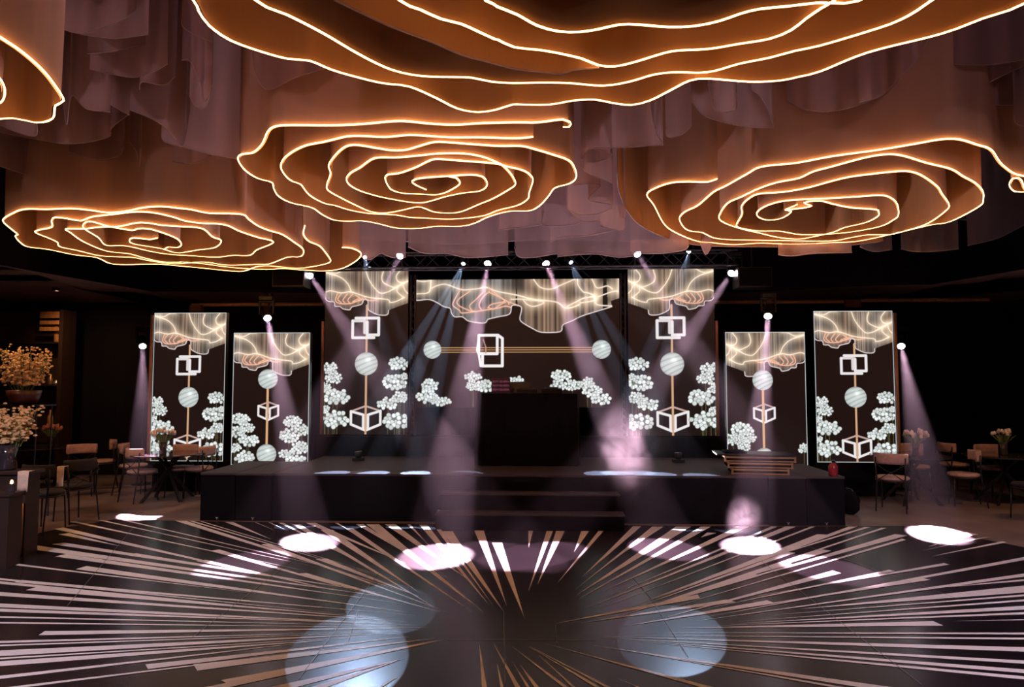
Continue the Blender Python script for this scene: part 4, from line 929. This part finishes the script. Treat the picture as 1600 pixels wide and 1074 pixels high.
# ================================================================== CHAIRS
def make_chair():
    o = thing('dining_chair', 'x', 'chair')
    # seat: round padded cushion
    mb = MB().lathe([(.02, .445), (.19, .447), (.225, .465), (.232, .485), (.215, .505), (.12, .515), (.01, .517)], 26, sy=.98); mb.build('seat', M['pad'], o, smooth=True)
    # curved backrest band, y = -0.2 is the back
    n = 14; vs = []
    for i in range(n + 1):
        a = R(-62 + 124 * i / n); 
        for (rr, z) in ((.225, .70), (.255, .70), (.262, .74), (.262, .82), (.255, .86), (.225, .86), (.218, .82), (.218, .74)):
            vs.append((rr * math.sin(a), -rr * math.cos(a) * .82 - .03, z))
    fs = [(i * 8 + j, (i + 1) * 8 + j, (i + 1) * 8 + (j + 1) % 8, i * 8 + (j + 1) % 8) for i in range(n) for j in range(8)] + [tuple(range(8)), tuple(n * 8 + 7 - j for j in range(8))]
    MB().add(vs, fs).build('backrest', M['pad'], o, smooth=True)
    for sx in (-1, 1):
        MB().tube([(sx * .17, .17, 0), (sx * .155, .155, .44)], [.009, .012], 8).build('leg', M['metal'], o, smooth=True)
        MB().tube([(sx * .20, -.27, 0), (sx * .185, -.20, .44), (sx * .195, -.19, .62), (sx * .20, -.19, .80)], [.009, .012, .011, .010], 8).build('leg', M['metal'], o, smooth=True)
    mb = MB()
    rim = [(.222 * math.cos(2 * math.pi * i / 24), .218 * math.sin(2 * math.pi * i / 24), .442) for i in range(25)]; mb.tube(rim, .010, 6); mb.build('seat_rim', M['metal'], o, smooth=True)
    mb = MB(); c = (0, -.215, .575)
    for sx in (-1, 1):
        for z in (.45, .695): mb.tube([(sx * .185, -.2, z), (sx * .07, -.214, .575 + (z - .575) * .3), c], .0065, 6)
    mb.ball(c, .018, n=10, m=6, sc=(1, .5, 1)); mb.build('cross_brace', M['metal'], o, smooth=True)
    mb = MB()
    for k in range(5):
        a = R(90 + (k - 2) * 42); mb.tube([(.20, -.205, .70), (.20 + .035 * math.cos(a), -.212, .70 + .045 * math.sin(a))], [.006, .002], 5)
    mb.build('sprig_ornament', M['metal'], o)
    return o
chair0 = make_chair(); first = [True]
M['darkpad'] = pbr('silhouette_velvet', (.018, .013, .013), .8)  # near-black pads: the silhouette shade of these chairs put into the colour
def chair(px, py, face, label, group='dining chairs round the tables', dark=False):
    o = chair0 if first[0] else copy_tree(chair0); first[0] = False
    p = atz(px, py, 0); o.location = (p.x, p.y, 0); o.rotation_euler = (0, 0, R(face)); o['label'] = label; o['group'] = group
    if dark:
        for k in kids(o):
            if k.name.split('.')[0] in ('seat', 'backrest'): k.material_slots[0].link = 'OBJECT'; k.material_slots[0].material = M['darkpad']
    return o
# face: 0 looks away from the viewer, -90 to the right, 90 to the left, 180 towards the viewer
chair(221, 783, -28, 'pink chair with its back to the viewer, lit by the beam left of the stage')
chair(207, 771, -75, 'pink chair just behind and left of the beam-lit one')
chair(281, 776, 175, 'pink chair on the far side of the table left of the stage')
chair(310, 777, 80, 'pink chair nearest the outer left black box, facing left')
chair(125, 775, -150, 'dim pink chair at the far left table, nearer the flowers')
chair(157, 762, 120, 'small dim pink chair against the black curtain at far left')
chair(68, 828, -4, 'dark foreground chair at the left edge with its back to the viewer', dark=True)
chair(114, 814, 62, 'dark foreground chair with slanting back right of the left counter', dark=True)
chair(1396, 797, -35, 'pink chair with its back to the viewer at the table right of the stage')
chair(1431, 773, 178, 'pink chair behind the vase on the far side of the right table')
chair(1507, 790, 70, 'pink chair facing left, right of the right table')
chair(1493, 768, -85, 'pink chair facing right against the black curtain at right')
chair(1553, 776, 185, 'wide-backed pink chair near the dim flowers at far right')
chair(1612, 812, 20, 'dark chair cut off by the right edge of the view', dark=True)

# ================================================================== TABLES WITH FLOWERS
def make_table():
    o = thing('round_table', 'x', 'table')
    MB().lathe([(.56, .735), (.575, .74), (.575, .752), (.57, .756)], 48).build('tabletop', M['glass'], o, smooth=False)
    MB().lathe([(.10, .70), (.16, .72), (.16, .735)], 20).build('hub', M['metal'], o)
    for k in range(4):
        a = R(35 + 90 * k); c_, s_ = math.cos(a), math.sin(a)
        mb = MB().box((-.028, -.018, 0), (.028, .018, 1)); mb.v = [Vector((c_ * (.42 - .60 * p.z) - s_ * p.y * 1 + c_ * p.x, s_ * (.42 - .60 * p.z) + c_ * p.y + s_ * p.x, p.z * .71)) for p in mb.v]
        mb.build('leg', M['metal'], o)
    return o
tab0 = make_table(); tf = [True]
def table(px, py, label, rz=0):
    o = tab0 if tf[0] else copy_tree(tab0); tf[0] = False; p = atz(px, py, 0); o.location = (p.x, p.y, 0); o.rotation_euler.z = rz; o['label'] = label; o['group'] = 'round tables with crossed dark legs'; return Vector((p.x, p.y, .756))
def tulips(p, label, mat, n=22, vase=True, s=1.0, seed=1, mat2=None):
    r = random.Random(seed); o = thing('flower_vase', label, 'flowers', p)
    MB().lathe([(.05 * s, 0), (.055 * s, .02), (.05 * s, .10), (.058 * s, .2 * s), (.054 * s, .2 * s), (.045 * s, .1), (.045 * s, .02)], 20).build('vase', M['glass'], o, smooth=True)
    st_ = MB(); lf = MB(); bl = MB()
    for i in range(n):
        a = r.uniform(0, 6.283); q = r.uniform(.15, 1) ** .6; e_ = Vector((math.cos(a) * q * .19 * s, math.sin(a) * q * .19 * s, (.40 - q * .09 + r.uniform(-.02, .03)) * s))
        st_.tube([(e_.x * .12, e_.y * .12, .05), (e_.x * .45, e_.y * .45, .22 * s), e_], .0035, 5)
        bl.lathe([(.006, -.01), (.02 * s, .0), (.024 * s, .02), (.018 * s, .045), (.006, .055)], 8, e_)
        if i % 2 == 0:
            d = Vector((math.cos(a + 1), math.sin(a + 1), 0)); w = Vector((-d.y, d.x, 0)) * .014
            lf.add([d * .03 + Vector((0, 0, .18 * s)) - w, d * .03 + Vector((0, 0, .18 * s)) + w, d * .12 * s + Vector((0, 0, .30 * s)) + w * 1.2, d * .19 * s + Vector((0, 0, .34 * s)), d * .12 * s + Vector((0, 0, .30 * s)) - w * 1.2], [(0, 1, 2, 3, 4)])
    st_.build('stems', M['leaf'], o); lf.build('leaves', M['leaf'], o); bl.build('blossoms', mat, o, smooth=True); return o
p = table(262, 781, 'round dark table left of the stage between pink chairs', .3); tulips(p + Vector((-.0, -.2, 0)), 'vase of pale tulips in front of the outer left screen', M['tulip'], seed=3)
p = table(1424, 786, 'round dark table right of the stage below the bright tulips', .2); tulips(p + Vector((.0, -.15, 0)), 'vase of bright white tulips lit by a beam right of the stage', M['tulip'], n=28, seed=5)
p = table(58, 764, 'round dark table at the far left under the coral flowers', .5); tulips(p + Vector((.22, 0, 0)), 'vase of coral and white tulips at the far left', M['rosy'], seed=8, s=.95)
p = table(1572, 786, 'round dark table at the far right edge', .1); tulips(p, 'vase of dim lilies at the far right', M['tulip'], n=16, seed=9, s=1.0)

# ================================================================== LEFT CABINET, COUNTER, FLOWERS
# display cabinet by the back of the left wall
x0, x1 = aty(-30, 600, 13.3).x, aty(92, 600, 13.3).x
o = thing('display_cabinet', 'tall dark display cabinet with amber top panels behind the left flowers', 'cabinet', ((x0 + x1) / 2, 13.3, 0))
hw = (x1 - x0) / 2; top = 3.35
MB().box((-hw, .35, 0), (hw, .40, top)).build('back_panel', M['wood'], o)
for s_ in (-1, 1): MB().box((s_ * hw - .04, 0, 0), (s_ * hw + .04, .4, top)).build('side_panel', M['wood'], o)
zz = [aty(50, y, 13.3).z for y in (485, 537, 604, 672)]
for z in zz[1:]: MB().box((-hw + .04, .0, z), (hw - .04, .35, z + .025)).build('shelf', M['truss'], o)
xa = aty(58, 600, 13.3).x - (x0 + x1) / 2
for y0, y1 in ((487, 497), (501, 507), (511, 517)):
    za, zb = aty(50, y1, 13.3).z, aty(50, y0, 13.3).z
    MB().box((xa, .0, za), (hw - .04, .02, zb)).build('amber_panel', M['amber'], o)
MB().box((xa - .02, .01, zz[3] - .25), (hw - .04, .03, zz[3])).build('amber_panel', M['wood'], o)
cxx = (x0 + x1) / 2
for px, zi, hh, rr, lb, mt in ((75, 2, .22, .05, 'gold vase on the middle cabinet shelf', 'gold'), (84, 2, .10, .06, 'small glinting bowl on the middle cabinet shelf', 'white_metal'), (77, 3, .35, .05, 'slim amber bottle on the lower cabinet shelf', 'amber'), (86, 3, .18, .045, 'short dark jar on the lower cabinet shelf', 'glass'), (84, 1, .45, .07, 'tall amber vase on the upper cabinet shelf', 'amber')):
    q = aty(px, 600, 13.4); mb = MB().lathe([(rr * .7, 0), (rr, .02), (rr, hh * .6), (rr * .4, hh * .8), (rr * .45, hh), (rr * .35, hh)], 16)
    ob = mb.build('vase', M[mt], smooth=True); ob.location = (q.x, 13.47, zz[zi] + .025); tag(ob, lb, 'vase')
def orchids(p, w, h, label, seed, n=800, base='bowl'):
    r = random.Random(seed); o = thing('orchid_arrangement', label, 'flowers', p)
    if base == 'bowl': MB().lathe([(.12, 0), (.16, .02), (.20, .10), (.215, .20), (.20, .205)], 24).build('bowl', M['copperbowl'], o, smooth=True); b0 = .2
    else: MB().lathe([(.08, 0), (.10, .02), (.08, .15), (.11, .28), (.10, .28)], 20).build('vase', M['glass'], o, smooth=True); b0 = .26
    stm = MB(); bl = MB()
    ns = 26
    for i in range(ns):
        t = (i + .5) / ns * 2 - 1; y = r.uniform(-.18, .18); e_ = Vector((t * w / 2 * r.uniform(.85, 1.05), y, b0 + h * (.55 + .4 * r.random() * (1 if i % 3 else .7))))
        s0 = Vector((t * .14, y * .3, b0)); mid = (s0 + e_) / 2 + Vector((t * .05, 0, .03)); stm.tube([s0, mid, e_], .005, 4)
        for k in range(n // ns):
            f = .12 + .9 * (k + r.random()) / (n // ns); c = s0 * (1 - f) + e_ * f + Vector((r.gauss(0, .05), r.gauss(0, .05), abs(r.gauss(0, .04)))); s_ = r.uniform(.016, .028) * (1.25 - .5 * f)
            bl.ball(c, s_, n=5, m=3, sc=(1.2, 1, .7))
    stm.build('stems', M['leaf'], o); tag(bl.build('blossoms', M['orchid'], o), kind='stuff'); return o
# tall stand with the upper arrangement
q = aty(38, 604, 9.8); zt = q.z
o = thing('flower_stand', 'tall thin black stand carrying the large golden orchids at left', 'stand', (q.x, 9.8, 0))
MB().box((-.34, -.2, zt - .26 - .02), (.34, .2, zt - .26)).build('top_plate', M['metal'], o)
for sx in (-1, 1):
    for sy in (-1, 1): MB().tube([(sx * .30, sy * .16, 0), (sx * .30, sy * .16, zt - .27)], .009, 6).build('leg', M['metal'], o)
orchids((q.x, 9.8, zt - .26), .86, .66, 'large spray of golden orchids in a copper bowl on the tall stand', 4)
# counter with linen, candle
ztc = aty(10, 737, 7.6).z
c0 = aty(-60, 740, 7.6).x; c1_ = aty(42, 740, 7.6).x
o = thing('bar_counter', 'dark counter with ribbed gold front at the left edge', 'counter', ((c0 + c1_) / 2, 7.75, 0)); hw = (c1_ - c0) / 2
MB().box((-hw, -.15, ztc - .04), (hw, .15, ztc)).build('countertop', M['wood'], o, bevel=.005)
MB().box((-hw + .03, -.11, 0), (hw - .03, .11, ztc - .04)).build('body', M['wood'], o)
mb = MB()
for i in range(34): mb.tube([(-hw + .05 + i * (2 * hw - .1) / 33, -.12, .04), (-hw + .05 + i * (2 * hw - .1) / 33, -.12, ztc - .35)], .009, 6)
mb.build('ribbed_front', M['gold'], o, smooth=True)
orchids((aty(12, 700, 7.75).x, 7.75, ztc), .5, .46, 'golden orchids in a dark vase on the left counter', 6, 640, 'vase')
def cloth_piece(px0, px1, py0, py1, D, label):
    a = aty(px0, py0, D); b = aty(px1, py1, D); w = abs(b.x - a.x); h = a.z - b.z; mb = MB(); n = 10; vs = []
    for j in range(5):
        for i in range(n + 1): vs.append((-w / 2 + w * i / n, .012 * math.sin(i * 1.1) * j / 4 - .02, -h * j / 4))
    vs2 = [(x, .07 + (0 if j else 0), 0) for x, j in [(-w / 2 + w * i / n, 0) for i in range(n + 1)]]
    fs = [(j * (n + 1) + i, j * (n + 1) + i + 1, (j + 1) * (n + 1) + i + 1, (j + 1) * (n + 1) + i) for j in range(4) for i in range(n)]
    k = len(vs); vs += vs2; fs += [(i, k + i, k + i + 1, i + 1) for i in range(n)]
    ob = mb.add(vs, fs).build('linen_napkin', M['linen'], smooth=True); ob.location = ((a.x + b.x) / 2, D, a.z)
    so = ob.modifiers.new('thickness', 'SOLIDIFY'); so.thickness = .004; return tag(ob, label, 'napkin')
cloth_piece(30, 46, 737, 768, 7.57, 'cream linen cloth hanging over the right end of the left counter')
cloth_piece(91, 101, 729.5, 760, atz(68, 828, 0).y - .215, 'narrow cream napkin hanging between the dark foreground chairs')
q = aty(18, 762, 7.2)
t = thing('candle_glass', 'small glass with a glowing candle low at the left edge', 'candle', (q.x, 7.2, q.z - .05))
MB().lathe([(.03, 0), (.035, .01), (.035, .09), (.032, .09), (.03, .015)], 16).build('glass', M['glass'], t); MB().ball((0, 0, .105), .014, n=8, m=6, sc=(1, 1, 1.8)).build('flame', M['candle'], t, smooth=True)
o = thing('side_shelf', 'low dark shelf holding the candle at the left edge', 'shelf', (q.x, 7.2, 0)); MB().box((-.3, -.12, q.z - .08), (.07, .12, q.z - .05)).build('board', M['wood'], o); MB().box((-.28, -.1, 0), (.05, .1, q.z - .08)).build('support', M['wood'], o)
# warm lamps added to brighten the counter, cabinet, chairs and tables
def added_downlight(x, y, z, label, power, col=(1, .55, .28), size=R(95), tgt=None):
    o = thing('added_downlight', label, 'lamp', (x, y, z)); MB().lathe([(.06, 0), (.06, -.05), (.05, -.05), (.045, -.01)], 18).build('can', M['metal'], o)
    l = bpy.data.lights.new('spot_lamp', 'SPOT'); l.energy = power; l.color = col; l.spot_size = size; l.spot_blend = .9; l.shadow_soft_size = .06
    lo = bpy.data.objects.new('spot_lamp', l); COL.objects.link(lo); lo.parent = o; lo.location = (0, 0, -.07)
    if tgt: lo.rotation_mode = 'QUATERNION'; lo.rotation_quaternion = aim(Vector((x, y, z)), Vector(tgt))
added_downlight(-7.4, 6.6, ZS, 'added warm fill lamp in the soffit over the left counter', 110, tgt=(-6.0, 8.0, 1.2))
added_downlight(-7.6, 9.6, ZS, 'added warm fill lamp in the soffit near the cabinet', 130, tgt=(-6.2, 11.0, .8))
added_downlight(7.9, 8.6, ZS, 'added warm fill lamp in the soffit over the right tables', 130, tgt=(6.6, 10.2, .6))
added_downlight(-8.2, 12.2, ZS, 'added warm fill lamp in the soffit just before the display cabinet', 90, tgt=(-8.3, 13.3, 2.6))
added_downlight(-4.6, 12.9, ZS, 'added warm fill lamp in the soffit left of the outer left screen', 130, tgt=(-5.4, 11.2, .5))
